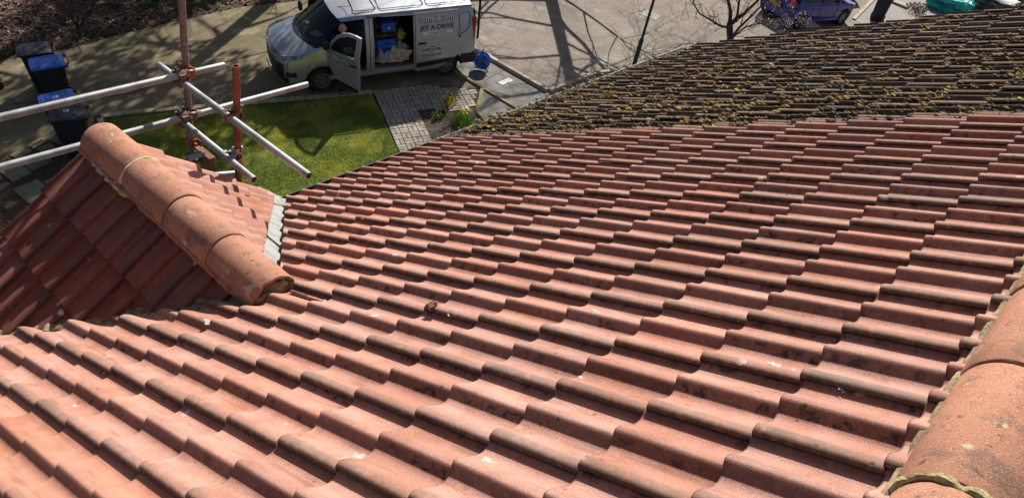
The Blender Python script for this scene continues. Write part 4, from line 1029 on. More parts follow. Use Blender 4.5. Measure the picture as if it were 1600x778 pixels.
# front details
def yarc(y): k = abs(y) / .86; return .24 * k ** 2.2
b = MB()
for k in range(4):
    z = .62 + k * .07; b.tube([V(yarc(y) - .055 + .01, y, z) for y in (-.5, -.25, 0, .25, .5)], .012, 6)
b.build('grille', M_HUB, van)
b = MB(); b.tube([V(yarc(y) - .035, y, .985) for y in (-.5, -.25, 0, .25, .5)], .022, 8); b.build('grille_bar', M_HUB, van)
b = MB(); b.lathe([(0, .014), (.07, .01), (.075, 0), (0, 0)], 20, Matrix.Translation(V(-.045, 0, .97)) @ Matrix.Rotation(pi / 2, 4, 'Y') @ Matrix.Diagonal((.6, 1, 1, 1))); b.build('front_badge', M_STEEL, van)
MB().bbox(V(-.075, 0, .42), (.015, .52, .11), .004).build('number_plate', M_WHITE, van)
for sg in (1, -1):
    pts = [(.085, .62, .82), (.06, .58, .95), (.16, .76, 1.03), (.42, .915, 1.075), (.78, .965, 1.125), (.62, .975, 1.03), (.34, .935, .93), (.20, .86, .85)]
    P3 = [V(a - .012, (y + .012) * sg, z) for a, y, z in pts]; cen = sum(P3, Vector()) / 8 + V(-.03, .03 * sg, .015)
    inn = [p + V(.04, -.04 * sg, -.01) for p in P3]
    b = MB(); b.add([cen] + P3 + inn, [(0, 1 + i, 1 + (i + 1) % 8) for i in range(8)] + [(1 + i, 9 + i, 9 + (i + 1) % 8, 1 + (i + 1) % 8) for i in range(8)]); b.build('headlight', M_LENS, van, True)
    b = MB(); b.bbox(V(.30, .895 * sg, .56), (.26, .06, .13), .02, Matrix.Rotation(-.35 * sg, 3, 'Z')); b.build('fog_light_recess', M_BLACK, van)
for y_, s_ in ((.30, .42), (-.30, .42)): MB().bbox(V(s_, y_, 1.155), (.05, .025, .012), .003).build('washer_jet', M_BLACK, van)
# wheels
wheel0 = None
for s in (1.03, 4.28):
    for sg in (1, -1):
        w_ = empty('wheel'); w_.parent = van; w_.location = V(s, .86 * sg, .33)
        if sg < 0: w_.rotation_euler = (0, 0, pi)
        RX_ = Matrix.Rotation(-pi / 2, 4, 'X')
        if wheel0 is None:
            wheel0 = (MB().lathe([(.20, -.10), (.315, -.105), (.335, -.08), (.335, .06), (.318, .095), (.225, .10), (.205, .085)], 32, RX_).build('tyre', M_RUB, w_, True).data,
                      None)
            b = MB(); b.lathe([(0, .085), (.05, .09), (.06, .075), (.19, .07), (.205, .09), (.215, .085), (.21, .05)], 32, RX_)
            for k in range(6):
                a = k * pi / 3; b.add([RX_ @ Vector((r_ * cos(a + da), r_ * sin(a + da), z_)) for r_, da, z_ in ((.06, -.25, .092), (.19, -.18, .086), (.19, .18, .086), (.06, .25, .092))], [(0, 1, 2, 3)])
            wheel0 = (wheel0[0], b.build('hubcap', M_HUB, w_, True).data)
            b = MB()
            for k in range(6):
                a = k * pi / 3 + pi / 6; b.blob(RX_ @ Vector((.145 * cos(a), .145 * sin(a), .082)), .034, 1, .1, 1, (1, .35, 1))
            holes_me = stuff(b.build('hub_slots', M_BLACK, w_, True)).data
            MB().lathe([(.0, -.3), (.39, -.3), (.39, .02)], 24, RX_).build('wheel_arch_liner', M_INT, w_)
        else:
            for nm, me in (('tyre', wheel0[0]), ('hubcap', wheel0[1]), ('hub_slots', holes_me)):
                o = bpy.data.objects.new(nm, me); COL.objects.link(o); o.parent = w_
                if nm == 'hub_slots': stuff(o)
# open passenger door
dd = Vector((.55, .755)).normalized(); dirl = V(dd.x, dd.y, 0); nrl = V(-dd.y, dd.x, 0)
DM = frame(dirl, nrl * -1, Vector((0, 0, 1)), V(1.20, .965, 0))    # x along the door, -y outer side
def D(a, o_, z):      # a along, o_ outward
    lean = .14 * max(0, (z - 1.22) / .58) if z > 1.22 else 0
    return Vector((a, -(o_ - lean), z))
door = empty('passenger_door'); door.parent = van; door.matrix_local = DM
def shell(outline, th, bulge=.02):
    n = len(outline); b = MB(); fr = [D(a, th / 2, z) for a, z in outline]; bk = [D(a, -th / 2, z) for a, z in outline]
    b.add(fr + bk, [tuple(range(n))] + [tuple(range(2 * n - 1, n - 1, -1))] + [(i, n + i, n + (i + 1) % n, (i + 1) % n) for i in range(n)]); return b
o1 = [(.0, 1.20), (.0, .98), (.03, .84), (.12, .66), (.26, .50), (.46, .38), (.66, .33), (.93, .33), (.945, .60), (.955, .9), (.945, 1.20)]
shell(o1, .07).build('door_panel', M_SILV, door)
# creases
b = MB(); b.tube([D(.01, .037, 1.16), D(.94, .037, 1.14)], .008, 6); b.tube([D(.02, .037, 1.02), D(.5, .040, .99), D(.95, .037, 1.0)], .009, 6); b.build('door_crease', M_HUB, door)
shell([(.30, .48), (.46, .385), (.66, .345), (.92, .345), (.93, .42), (.55, .46)], .085).build('door_trim', M_BLACK, door)
b = MB(); b.add([D(.925, .036, .33), D(.955, .036, .9), D(.955, -.036, .9), D(.925, -.036, .33)], [(0, 1, 2, 3)]); b.build('door_edge', M_WHITE, door)
win = [(.06, 1.20), (.02, 1.24), (.10, 1.42), (.22, 1.58), (.38, 1.70), (.56, 1.755), (.76, 1.765), (.93, 1.75), (.94, 1.50), (.945, 1.20)]
hole = [(.12, 1.215), (.10, 1.27), (.16, 1.40), (.27, 1.53), (.41, 1.63), (.57, 1.68), (.72, 1.695), (.82, 1.69), (.82, 1.48), (.80, 1.22)]
def ring(o_, h_, th):
    n = len(o_); fo = [D(a, th / 2, z) for a, z in o_]; fh = [D(a, th / 2, z) for a, z in h_]; bo = [D(a, -th / 2, z) for a, z in o_]; bh = [D(a, -th / 2, z) for a, z in h_]
    b = MB(); b.add(fo + fh + bo + bh, [q for i in range(n) for j in ((i + 1) % n,) for q in ((i, j, n + j, n + i), (2 * n + j, 2 * n + i, 3 * n + i, 3 * n + j), (i, 2 * n + i, 2 * n + j, j), (n + j, 3 * n + j, 3 * n + i, n + i))]); return b
ring(win, hole, .05).build('window_frame', M_SILV, door)
b = MB(); b.add([D(a, .004, z) for a, z in hole], [tuple(range(len(hole)))]); b.build('door_window', M_GLASS, door)
b = MB(); b.bbox(D(.80, .05, 1.04), (.17, .035, .045), .01); b.build('door_handle', M_BLACK, door)
b = MB(); b.bbox(D(.03, .10, 1.32), (.12, .16, .22), .03); b.bbox(D(.02, .05, 1.24), (.08, .10, .05), .01); b.build('wing_mirror', M_BLACK, door)
b = MB(); b.bbox(V(1.02, -1.06, 1.32), (.10, .16, .24), .03); b.build('wing_mirror', M_BLACK, van)
tmd = Matrix.Translation(D(.27, .041, 1.085)) @ Matrix.Rotation(pi / 2, 4, 'X')
b = MB(); b.poly([(-.055, -.035), (.03, -.04), (.03, .04), (-.055, .035)], .002, tmd); st1 = b.build('sticker', M_WHITE, door)
b = MB(); b.poly([(-.05, -.03), (-.005, -.03), (-.028, .03)], .0035, tmd); b.poly([(.0, .03), (.012, -.03), (.024, .03)], .0035, tmd); b.build('sticker_mark', M_NAVY, st1)
tmd = Matrix.Translation(D(.37, .041, 1.075)) @ Matrix.Rotation(pi / 2, 4, 'X')
b = MB(); b.poly([(.05 * cos(a), .05 * sin(a)) for a in [2 * pi * k / 20 for k in range(20)]], .002, tmd); st2 = b.build('sticker', M_WHITE, door)
b = MB(); b.poly([(.045 * cos(a), .045 * sin(a)) for a in [pi * k / 12 for k in range(13)]], .0035, tmd); b.build('sticker_mark', M_NAVY, st2)
b = MB(); b.poly([(.034 * cos(a), .034 * sin(a)) for a in [-pi * k / 12 for k in range(13)]], .0038, tmd); b.build('sticker_mark', surf('faded_red_print', (.5, .15, .17)), st2)
# sliding door, slid back along the side
SY = .055
prof = [(.30, .965), (.34, .975), (.56, .985), (.86, .985), (1.00, .980), (1.06, .973), (1.10, .978), (1.15, .984), (1.20, .978), (1.25, .962), (1.80, .842), (1.84, .835)]
def sdy(z):
    for (z0, y0), (z1_, y1) in zip(prof, prof[1:]):
        if z <= z1_: return y0 + (y1 - y0) * (z - z0) / (z1_ - z0) + SY
    return prof[-1][1] + SY
ss = [3.42, 3.44, 3.7, 4.0, 4.16, 4.3, 4.44, 4.53, 4.55]
vv = []; 
for s in ss:
    zb = .30 if s <= 4.0 else .30 + (s - 4.0) * .62
    for k, (z, y) in enumerate(prof):
        zz = max(z, zb + k * .001)
        vv.append(V(s, (sdy(zz)) - (.012 if s in (3.42, 4.55) else 0), zz))
for s in ss:
    for z, y in prof: vv.append(V(s, y + SY - .045, max(z, .30 if s <= 4.0 else .30 + (s - 4) * .62)))
n = len(prof); m = len(ss)
ff = [(i * n + k, (i + 1) * n + k, (i + 1) * n + k + 1, i * n + k + 1) for i in range(m - 1) for k in range(n - 1)]
o_ = m * n
ff += [(o_ + i * n + k, o_ + i * n + k + 1, o_ + (i + 1) * n + k + 1, o_ + (i + 1) * n + k) for i in range(m - 1) for k in range(n - 1)]
ff += [(k, k + 1, o_ + k + 1, o_ + k) for k in range(n - 1)] + [((m - 1) * n + k, o_ + (m - 1) * n + k, o_ + (m - 1) * n + k + 1, (m - 1) * n + k + 1) for k in range(n - 1)]
ff += [(i * n + n - 1, (i + 1) * n + n - 1, o_ + (i + 1) * n + n - 1, o_ + i * n + n - 1) for i in range(m - 1)]
sd = mesh_obj('sliding_door', vv, ff, M_SILV, van)
bm = bmesh.new(); bm.from_mesh(sd.data); bmesh.ops.recalc_face_normals(bm, faces=bm.faces[:]); bm.to_mesh(sd.data); bm.free(); sharpen(sd.data, 25)
b = MB(); b.bbox(V(3.58, sdy(1.05) + .012, 1.075), (.19, .035, .05), .012); b.build('door_handle', M_BLACK, sd)
b = MB(); b.add([V(s, sdy(z) + .006, z) for s, z in ((3.44, .40), (3.44, .54), (4.44, .60), (4.34, .47))] + [V(s, sdy(z) - .01, z) for s, z in ((3.44, .40), (3.44, .54), (4.44, .60), (4.34, .47))], [(0, 3, 2, 1), (0, 1, 5, 4), (1, 2, 6, 5), (2, 3, 7, 6), (3, 0, 4, 7)]); b.build('trim_strip', M_BLACK, sd)
def on_sd(s, z, off=.004):
    up = (V(0, sdy(z + .02), z + .02) - V(0, sdy(z - .02), z - .02)).normalized(); x = V(1, 0, 0); return frame(x, up, x.cross(up), V(s, sdy(z), z) + x.cross(up) * off)
text_mesh('lettering', 'Sam & Son', .205, M_WHITE, sd, on_sd(3.99, 1.605, .004), .002, shear=.12)
text_mesh('lettering', 'Sam & Son', .205, M_NAVY, sd, on_sd(3.976, 1.592, .002), .008, shear=.12)
text_mesh('lettering', 'JET A DRIVE', .155, M_NAVY, sd, on_sd(3.98, 1.41, .003), .004, sx=1.08)
pm = on_sd(3.99, 1.325, .002)
b = MB(); b.poly([(.36 * (1 if cos(a) > 0 else -1) + .036 * cos(a), .036 * sin(a)) for a in [2 * pi * k / 28 + .01 for k in range(28)]], .003, pm); b.build('panel', M_WHITE, sd)
text_mesh('lettering', 'Driveway Cleaning', .062, M_NAVY, sd, on_sd(3.99, 1.305, .007), 0)
text_mesh('lettering', 'Office', .052, M_DKTXT, sd, on_sd(3.87, .945, .004), 0)
text_mesh('lettering', '01444 617786', .088, M_DKTXT, sd, on_sd(3.84, .855, .004), .0015)
text_mesh('lettering', 'Mobile', .052, M_DKTXT, sd, on_sd(3.84, .79, .004), 0)
text_mesh('lettering', '07736 571240', .088, M_DKTXT, sd, on_sd(3.84, .70, .004), .0015)
b = MB(); b.bbox(V(4.60, .985, 1.14), (.06, .05, .03), .006); b.bbox(V(4.57, .985, 1.22), (.015, .03, .16), .004); b.build('rear_roller', M_BLACK, van)

# ------------------------------------------------------------------ load in the van
def vthing(name, pos, label, cat, group=None, rz=0):
    o = empty(name, M=VM @ Matrix.Translation(V(*pos)) @ Matrix.Rotation(rz, 4, 'Z')); return tag(o, label, cat, group)
def crate(pos, dims, label):
    t = vthing('crate', pos, label, 'crate', 'blue crates stacked in the van')
    L, Wd, H = dims; b = MB(); b.bbox((0, 0, H / 2), (L, Wd, H), .015); b.build('shell', M_VBLUE, t)
    b = MB(); b.bbox((0, 0, H - .012), (L + .02, Wd + .02, .03), .006); b.build('rim', M_VBLUE, t)
    b = MB(); b.bbox((0, Wd / 2 + .002, H * .62), (L * .3, .008, .03), .002); b.build('handle', M_BLACK, t)
    return t
crate((2.72, .62, .62), (.50, .34, .25), 'lowest blue crate of the stack just inside the open sliding door')
crate((2.72, .62, .90), (.50, .34, .25), 'blue crate directly on top of the lowest one in the open van')
c3 = crate((2.78, .62, 1.36), (.36, .34, .24), 'small blue crate with a white mark, highest in the van on the black shelf')
b = MB(); b.poly([(-.04, -.01), (.03, -.03), (.04, .0), (.0, .035), (-.01, .005)], .003, Matrix.Translation((0, .176, .12)) @ Matrix.Rotation(pi, 4, 'Z') @ Matrix.Rotation(pi / 2, 4, 'X')); b.build('white_mark', M_WHITE, c3)
crate((2.72, .62, .34 + .22), (.50, .34, .05), 'thin blue tray under the crate stack in the van') if False else None
t = vthing('shelf', (2.72, .55, .55), 'black metal shelf rack holding the blue crates in the van', 'shelf')
b = MB()
for sx in (-.28, .28):
    for sy in (-.22, .23): b.box((sx, sy, .60), (.025, .025, 1.2))
b.build('upright', M_BLACK, t)
for z in (.05, .33, .62, .80): MB().box((0, 0, z), (.58, .46, .02)).build('shelf_board', M_BLACK, t)
MB().box((0, .235, .72), (.58, .01, .10)).build('shelf_front', M_BLACK, t)
text_mesh('lettering', 'CRT', .07, M_STONE, t, Matrix.Translation((.05, .243, .70)) @ Matrix.Rotation(pi, 4, 'Z') @ Matrix.Rotation(pi / 2, 4, 'X'))
def lumpy(name, pos, sc_, mat, label, cat, seed, group=None, amp=.5, sub=3):
    bm = bmesh.new(); bmesh.ops.create_icosphere(bm, subdivisions=sub, radius=1)
    for v in bm.verts:
        k = 1 + amp * noise.noise(v.co * 2.1 + Vector((seed, 0, 0))) + amp * .4 * noise.noise(v.co * 5 + Vector((0, seed, 0)))
        v.co = Vector((v.co.x * sc_[0], v.co.y * sc_[1], max(-.45, v.co.z) * sc_[2] + .45 * sc_[2])) * k; v.co.z = max(0, v.co.z)
    me = bpy.data.meshes.new(name); bm.to_mesh(me); bm.free(); me.materials.append(mat)
    for p in me.polygons: p.use_smooth = True
    o = bpy.data.objects.new(name, me); COL.objects.link(o); o.matrix_world = VM @ Matrix.Translation(V(*pos)); return tag(o, label, cat, group)
lumpy('dust_sheet', (3.10, .70, .56), (.30, .24, .27), M_CLOTH, 'crumpled cream dust sheets heaped at the rear of the open van doorway', 'dust sheet', 3, amp=.6, sub=4)
lumpy('cloth_bag', (2.62, .74, .565), (.20, .16, .20), M_SACK, 'grey and blue bundle of rags at the front of the open van doorway', 'bag', 8, amp=.6, sub=4)
lumpy('cloth_bag', (2.86, .78, .565), (.16, .13, .14), M_CLOTH, 'small pale bag between the rag bundle and the cream dust sheets', 'bag', 12, amp=.6)
lumpy('hi_vis_jacket', (3.16, .45, .98), (.15, .12, .16), M_HIVIS, 'yellow high visibility jacket hung deep inside the van behind the dust sheets', 'jacket', 15, amp=.7)
lumpy('hose_coil', (2.50, .66, 1.45), (.09, .10, .13), M_INT, 'dark coil hung in the upper front corner of the open van doorway', 'hose', 25, amp=.5)
b = MB(); b.bbox(V(1.10, .30, 1.255), (.22, .30, .01), .002, Matrix.Rotation(.4, 3, 'Z')); o = b.build('papers', M_COVW); o.matrix_world = VM; tag(o, 'sheet of papers lying on the van dashboard behind the windscreen', 'papers')
b = MB(); b.blob(V(.98, -.30, 1.28), .09, 2, .5, 4, (1, 1.2, .35)); o = b.build('hi_vis_vest', M_HIVIS); o.matrix_world = VM; tag(o, 'bright yellow vest bundled on the far side of the van dashboard', 'vest')
b = MB(); b.blob(V(1.50, .42, 1.08), .17, 2, .6, 7, (1, 1.6, .8)); o = b.build('blue_jacket', surf('blue_cloth', (.03, .06, .22), [(8, (.06, .10, .3), .45, .6, .7)], rough=.9)); o.matrix_world = VM; tag(o, 'blue jacket bundled on the passenger side behind the windscreen', 'jacket')

# ------------------------------------------------------------------ person at the open van door
def skin_fig(name, nodes, edges, mat, parent, sub=1):
    """nodes: (x, y, z, rx, ry)"""
    me = bpy.data.meshes.new(name); me.from_pydata([n_[:3] for n_ in nodes], edges, []); me.materials.append(mat)
    o = bpy.data.objects.new(name, me); COL.objects.link(o)
    sk = o.modifiers.new('skin', 'SKIN'); sk.use_smooth_shade = True
    for i, nd in enumerate(nodes):
        me.skin_vertices[0].data[i].radius = (nd[3], nd[4] if len(nd) > 4 else nd[3])
    me.skin_vertices[0].data[0].use_root = True
    ss_ = o.modifiers.new('subsurf', 'SUBSURF'); ss_.levels = sub; ss_.render_levels = sub
    bpy.context.view_layer.update()
    m2 = bpy.data.meshes.new_from_object(o.evaluated_get(bpy.context.evaluated_depsgraph_get()))
    bpy.data.objects.remove(o); 
    if not m2.materials: m2.materials.append(mat)
    for p in m2.polygons: p.use_smooth = True
    o = bpy.data.objects.new(name, m2); COL.objects.link(o); o.parent = parent; return o
per = vthing('person', (1.62, 1.20, 0), 'bald man in a dark printed jacket leaning into the van behind its open door', 'person')
# local: x forward of van, -y into the van
N_b = [(0, 0, .93, .09, .07), (0, -.06, 1.12, .09, .07), (0, -.17, 1.32, .10, .07), (0, -.25, 1.43, .06, .06), (0, -.31, 1.52, .055, .06), (-.0, -.37, 1.60, .078, .095), (0, -.395, 1.68, .065, .08)]
E_b = [(0, 1), (1, 2), (2, 3), (3, 4), (4, 5), (5, 6)]
def limb(nodes, edges, root, pts):
    prev = root
    for p in pts: nodes.append(p); edges.append((prev, len(nodes) - 1)); prev = len(nodes) - 1
    return prev
for sx in (-1, 1):
    limb(N_b, E_b, 0, [(.10 * sx, .01, .86, .085), (.12 * sx, -.01, .48, .058), (.13 * sx, .03, .10, .042), (.14 * sx, -.03, .05, .045), (.145 * sx, -.14, .035, .038)])
    e_ = limb(N_b, E_b, 2, [(.20 * sx, -.20, 1.35, .045), (.25 * sx, -.36, 1.15, .040), (.19 * sx, -.60, 1.08, .032), (.18 * sx, -.67, 1.07, .034, .02)])
    for k, (dx, ln) in enumerate(((-.028, .07), (-.010, .085), (.010, .08), (.027, .062))):
        limb(N_b, E_b, e_, [(.18 * sx + dx, -.70, 1.07, .010), (.18 * sx + dx * 1.15, -.70 - ln * .6, 1.055, .009), (.18 * sx + dx * 1.2, -.70 - ln * .8, 1.03, .008)])
    limb(N_b, E_b, e_, [(.18 * sx - .040 * sx, -.665, 1.06, .011), (.18 * sx - .055 * sx, -.71, 1.045, .009)])
skin_fig('body', N_b, E_b, M_SKIN, per)
b = MB(); b.blob((0, -.375, 1.615), .105, 3, .06, 2, (.88, 1.02, 1.12)); hd = b.build('head', M_SKIN, per, True)
b = MB()
for sx in (-1, 1): b.blob((.096 * sx, -.36, 1.60), .03, 1, .1, 1, (.4, .7, 1.1)); b.blob((.035 * sx, -.475, 1.625), .012, 1, 0, 1)
b.blob((0, -.49, 1.60), .02, 1, .1, 1, (.8, 1, 1.3)); b.build('face', M_SKIN, per, True)
N_j = [(0, .01, .90, .155, .13), (0, -.06, 1.12, .155, .125), (0, -.16, 1.32, .175, .125), (0, -.245, 1.425, .08, .075)]; E_j = [(0, 1), (1, 2), (2, 3)]
for sx in (-1, 1): limb(N_j, E_j, 2, [(.205 * sx, -.20, 1.365, .073), (.255 * sx, -.36, 1.15, .058), (.20 * sx, -.57, 1.085, .047)])
skin_fig('jacket', N_j, E_j, M_JACK, per)
N_t = [(0, 0, .93, .15, .12)]; E_t = []
for sx in (-1, 1): limb(N_t, E_t, 0, [(.10 * sx, .01, .84, .10), (.12 * sx, -.01, .48, .075), (.13 * sx, .03, .10, .062)])
skin_fig('trousers', N_t, E_t, M_TROU, per)
for sx in (-1, 1):
    b = MB(); b.blob((.143 * sx, -.075, .055), .075, 2, .1, 3, (.75, 1.75, .85)); b.build('shoe', M_BLACK, per, True)
tb_ = Matrix.Translation((0, .045, 1.20)) @ Matrix.Rotation(pi, 4, 'Z') @ Matrix.Rotation(pi / 2 - .35, 4, 'X')
for k, (tx, zz, sz) in enumerate((('JET A', .085, .085), ('DRIVE', .0, .10))):
    text_mesh('back_print', tx, sz, M_STONE, per, tb_ @ Matrix.Translation((0, zz - .02, .03)), .001)

# ------------------------------------------------------------------ wheelie bins
def wheelie(x, y, yaw, body_m, lid_m, label, tilt=0, number=None, h0=0):
    t = empty('wheelie_bin', (x, y, gz(x) + h0)); t.rotation_euler = (0, -atan2(SLP, 1) * cos(yaw) if x < XB else 0, yaw); tag(t, label, 'wheelie bin', 'wheelie bins')
    def rr(cx, lx, ly, z, r=.06):
        P_ = []
        for sx, sy, a0 in ((1, 1, 0), (-1, 1, 90), (-1, -1, 180), (1, -1, 270)):
            for k in range(4):
                a = radians(a0 + 30 * k); P_.append((cx + sx * (lx / 2 - r) + r * cos(a), sy * (ly / 2 - r) + r * sin(a), z))
        return P_
    b = MB(); rings = [rr(.02, .46, .46, .03, .05), rr(.02, .47, .47, .06), rr(.0, .60, .54, .90), rr(.0, .62, .56, .905), rr(.0, .63, .575, .95), rr(0, .60, .55, .955)]
    vv = [p for r_ in rings for p in r_]; n = 16
    ff = [(i * n + k, i * n + (k + 1) % n, (i + 1) * n + (k + 1) % n, (i + 1) * n + k) for i in range(5) for k in range(n)] + [tuple(range(n - 1, -1, -1)), tuple(range(5 * n, 6 * n))]
    b.add(vv, ff); b.build('bin_body', body_m, t, True)
    lid = empty('lid_hinge'); lid = None
    LM = Matrix.Translation((.33, 0, .965)) @ Matrix.Rotation(tilt, 4, 'Y')
    rings = [rr(-.35, .70, .60, .0, .07), rr(-.35, .71, .61, .02, .07), rr(-.35, .69, .59, .04, .07), rr(-.36, .56, .48, .062, .06), rr(-.36, .50, .42, .064, .06), rr(-.36, .49, .41, .055, .05)]
    b = MB(); vv = [LM @ Vector(p) for r_ in rings for p in r_]; b.add(vv, ff)
    ld = b.build('lid', lid_m, t, True)
    b = MB(); b.box(LM @ Vector((-.20, 0, .068)), (.05, .30, .02)); b.box(LM @ Vector((-.52, 0, .066)), (.03, .36, .02)); b.build('lid_rib', lid_m, ld)
    b = MB(); b.tube([(.34, -.20, .95), (.40, -.20, .985), (.40, .20, .985), (.34, .20, .95)], .015, 8)
    for yy in (-.24, .24): b.box((.34, yy, .96), (.08, .06, .06))
    b.build('handle', body_m, t)
    for yy in (-.25, .25):
        w_ = MB().lathe([(0, -.025), (.09, -.025), (.1, -.015), (.1, .015), (.09, .025), (0, .025)], 20, Matrix.Translation((.25, yy, .10)) @ Matrix.Rotation(pi / 2, 4, 'X')).build('wheel', M_RUB, t, True)
    MB().tube([(.25, -.27, .10), (.25, .27, .10)], .012, 6).build('axle', M_STEELD, t)
    if number: text_mesh('house_number', number, .13, M_WHITE, ld, LM @ Matrix.Translation((-.36, 0, .060)) @ Matrix.Rotation(radians(8), 4, 'Z'), .003)
    return t
wheelie(4.641, 14.288, radians(-27), M_BIN, M_LIDD, 'dark wheelie bin numbered 18 on its black lid, nearest the tiled gablet', 0, '18')
wheelie(4.746, 14.95, radians(-18), M_BIN, M_LIDB, 'dark wheelie bin with blue lid numbered 18, partly behind the upper scaffold tube', -.06, '18')
wheelie(5.231, 16.424, radians(-17), M_BIN, M_LIDB, 'dark wheelie bin with unnumbered blue lid in front of the farthest bin', 0)
wheelie(5.257, 17.12, radians(-20), M_BIN, M_LIDD, 'dark wheelie bin with plain black lid at the edge of the leaf litter', 0)
wheelie(32.55, 6.95, radians(12), M_BIN, M_LIDD, 'black wheelie bin beyond the mossy roof, left of the turquoise bag', 0)

# ------------------------------------------------------------------ hose reel
t = empty('hose_reel', (14.14, 11.46, gz(14))); t.rotation_euler = (0, 0, radians(218)); tag(t, 'blue hose reel in a black tube stand on the footway behind the van', 'hose reel')
RXm = Matrix.Translation((0, 0, .30)) @ Matrix.Rotation(pi / 2, 4, 'Y')
for sx in (-1, 1):
    M_ = Matrix.Translation((.085 * sx, 0, .30)) @ Matrix.Rotation(pi / 2, 4, 'Y')
    MB().lathe([(0, -.035 if sx < 0 else -.008), (.06, -.035 if sx < 0 else -.008), (.10, -.012), (.19, -.010), (.215, -.018), (.222, 0), (.215, .018), (.19, .010), (.10, .012), (.06, .035 if sx > 0 else .008), (0, .035 if sx > 0 else .008)], 28, M_).build('reel_disc', M_HOSE, t, True)
    b = MB()
    for k in range(3):
        a = k * 2 * pi / 3 + .4; b.blob(M_ @ Vector((.145 * cos(a), .145 * sin(a), .010 * sx)), .036, 1, .1, 1, (.35, 1, 1))
    stuff(b.build('disc_recess', M_NAVY, t))
b = MB()
for k in range(4): b.lathe([(.15 + .0, -.02), (.17, 0), (.15, .02)], 24, Matrix.Translation((-.06 + k * .04, 0, .30)) @ Matrix.Rotation(pi / 2, 4, 'Y'))
b.build('hose_coil', M_HOSE, t, True)
for sx in (-1, 1):
    MB().tube([(.12 * sx, -.20, .02), (.12 * sx, .16, .02), (.12 * sx, .20, .05), (.12 * sx, .04, .32), (.12 * sx, -.02, .60)], .012, 8).build('side_frame', M_BLACK, t)
MB().tube([(-.12, -.02, .60), (0, -.02, .62), (.12, -.02, .60)], .014, 8).build('top_handle', M_BLACK, t)
MB().tube([(.1, 0, .30), (.19, 0, .30), (.19, .10, .30), (.25, .10, .30)], .012, 8).build('crank', M_BLACK, t)
MB().tube([(.14, -.2, .03), (.2, -.1, .015), (.16, .1, .015), (.3, .22, .02)], .011, 8).build('hose_end', M_STONE, t)
# black hose over the back corner of the van
b = MB(); pts = [Vector((5.15 + .12 * k, .75 - .28 * k + 0, 1.86 - .02 * k)) for k in range(6)]
b.tube([V(5.16, .86, .95), V(5.16, .85, 1.5), V(5.18, .80, 1.9), V(5.20, .70, 2.1)], .035, 8); b.tube([V(5.18, .82, 1.72), V(5.5, .6, 1.82), V(5.9, .25, 1.95)], .03, 8)
o = b.build('boom_arm', M_BLACK); o.matrix_world = VM; tag(o, 'black upright arm with a side hose at the rear corner of the van', 'boom arm')

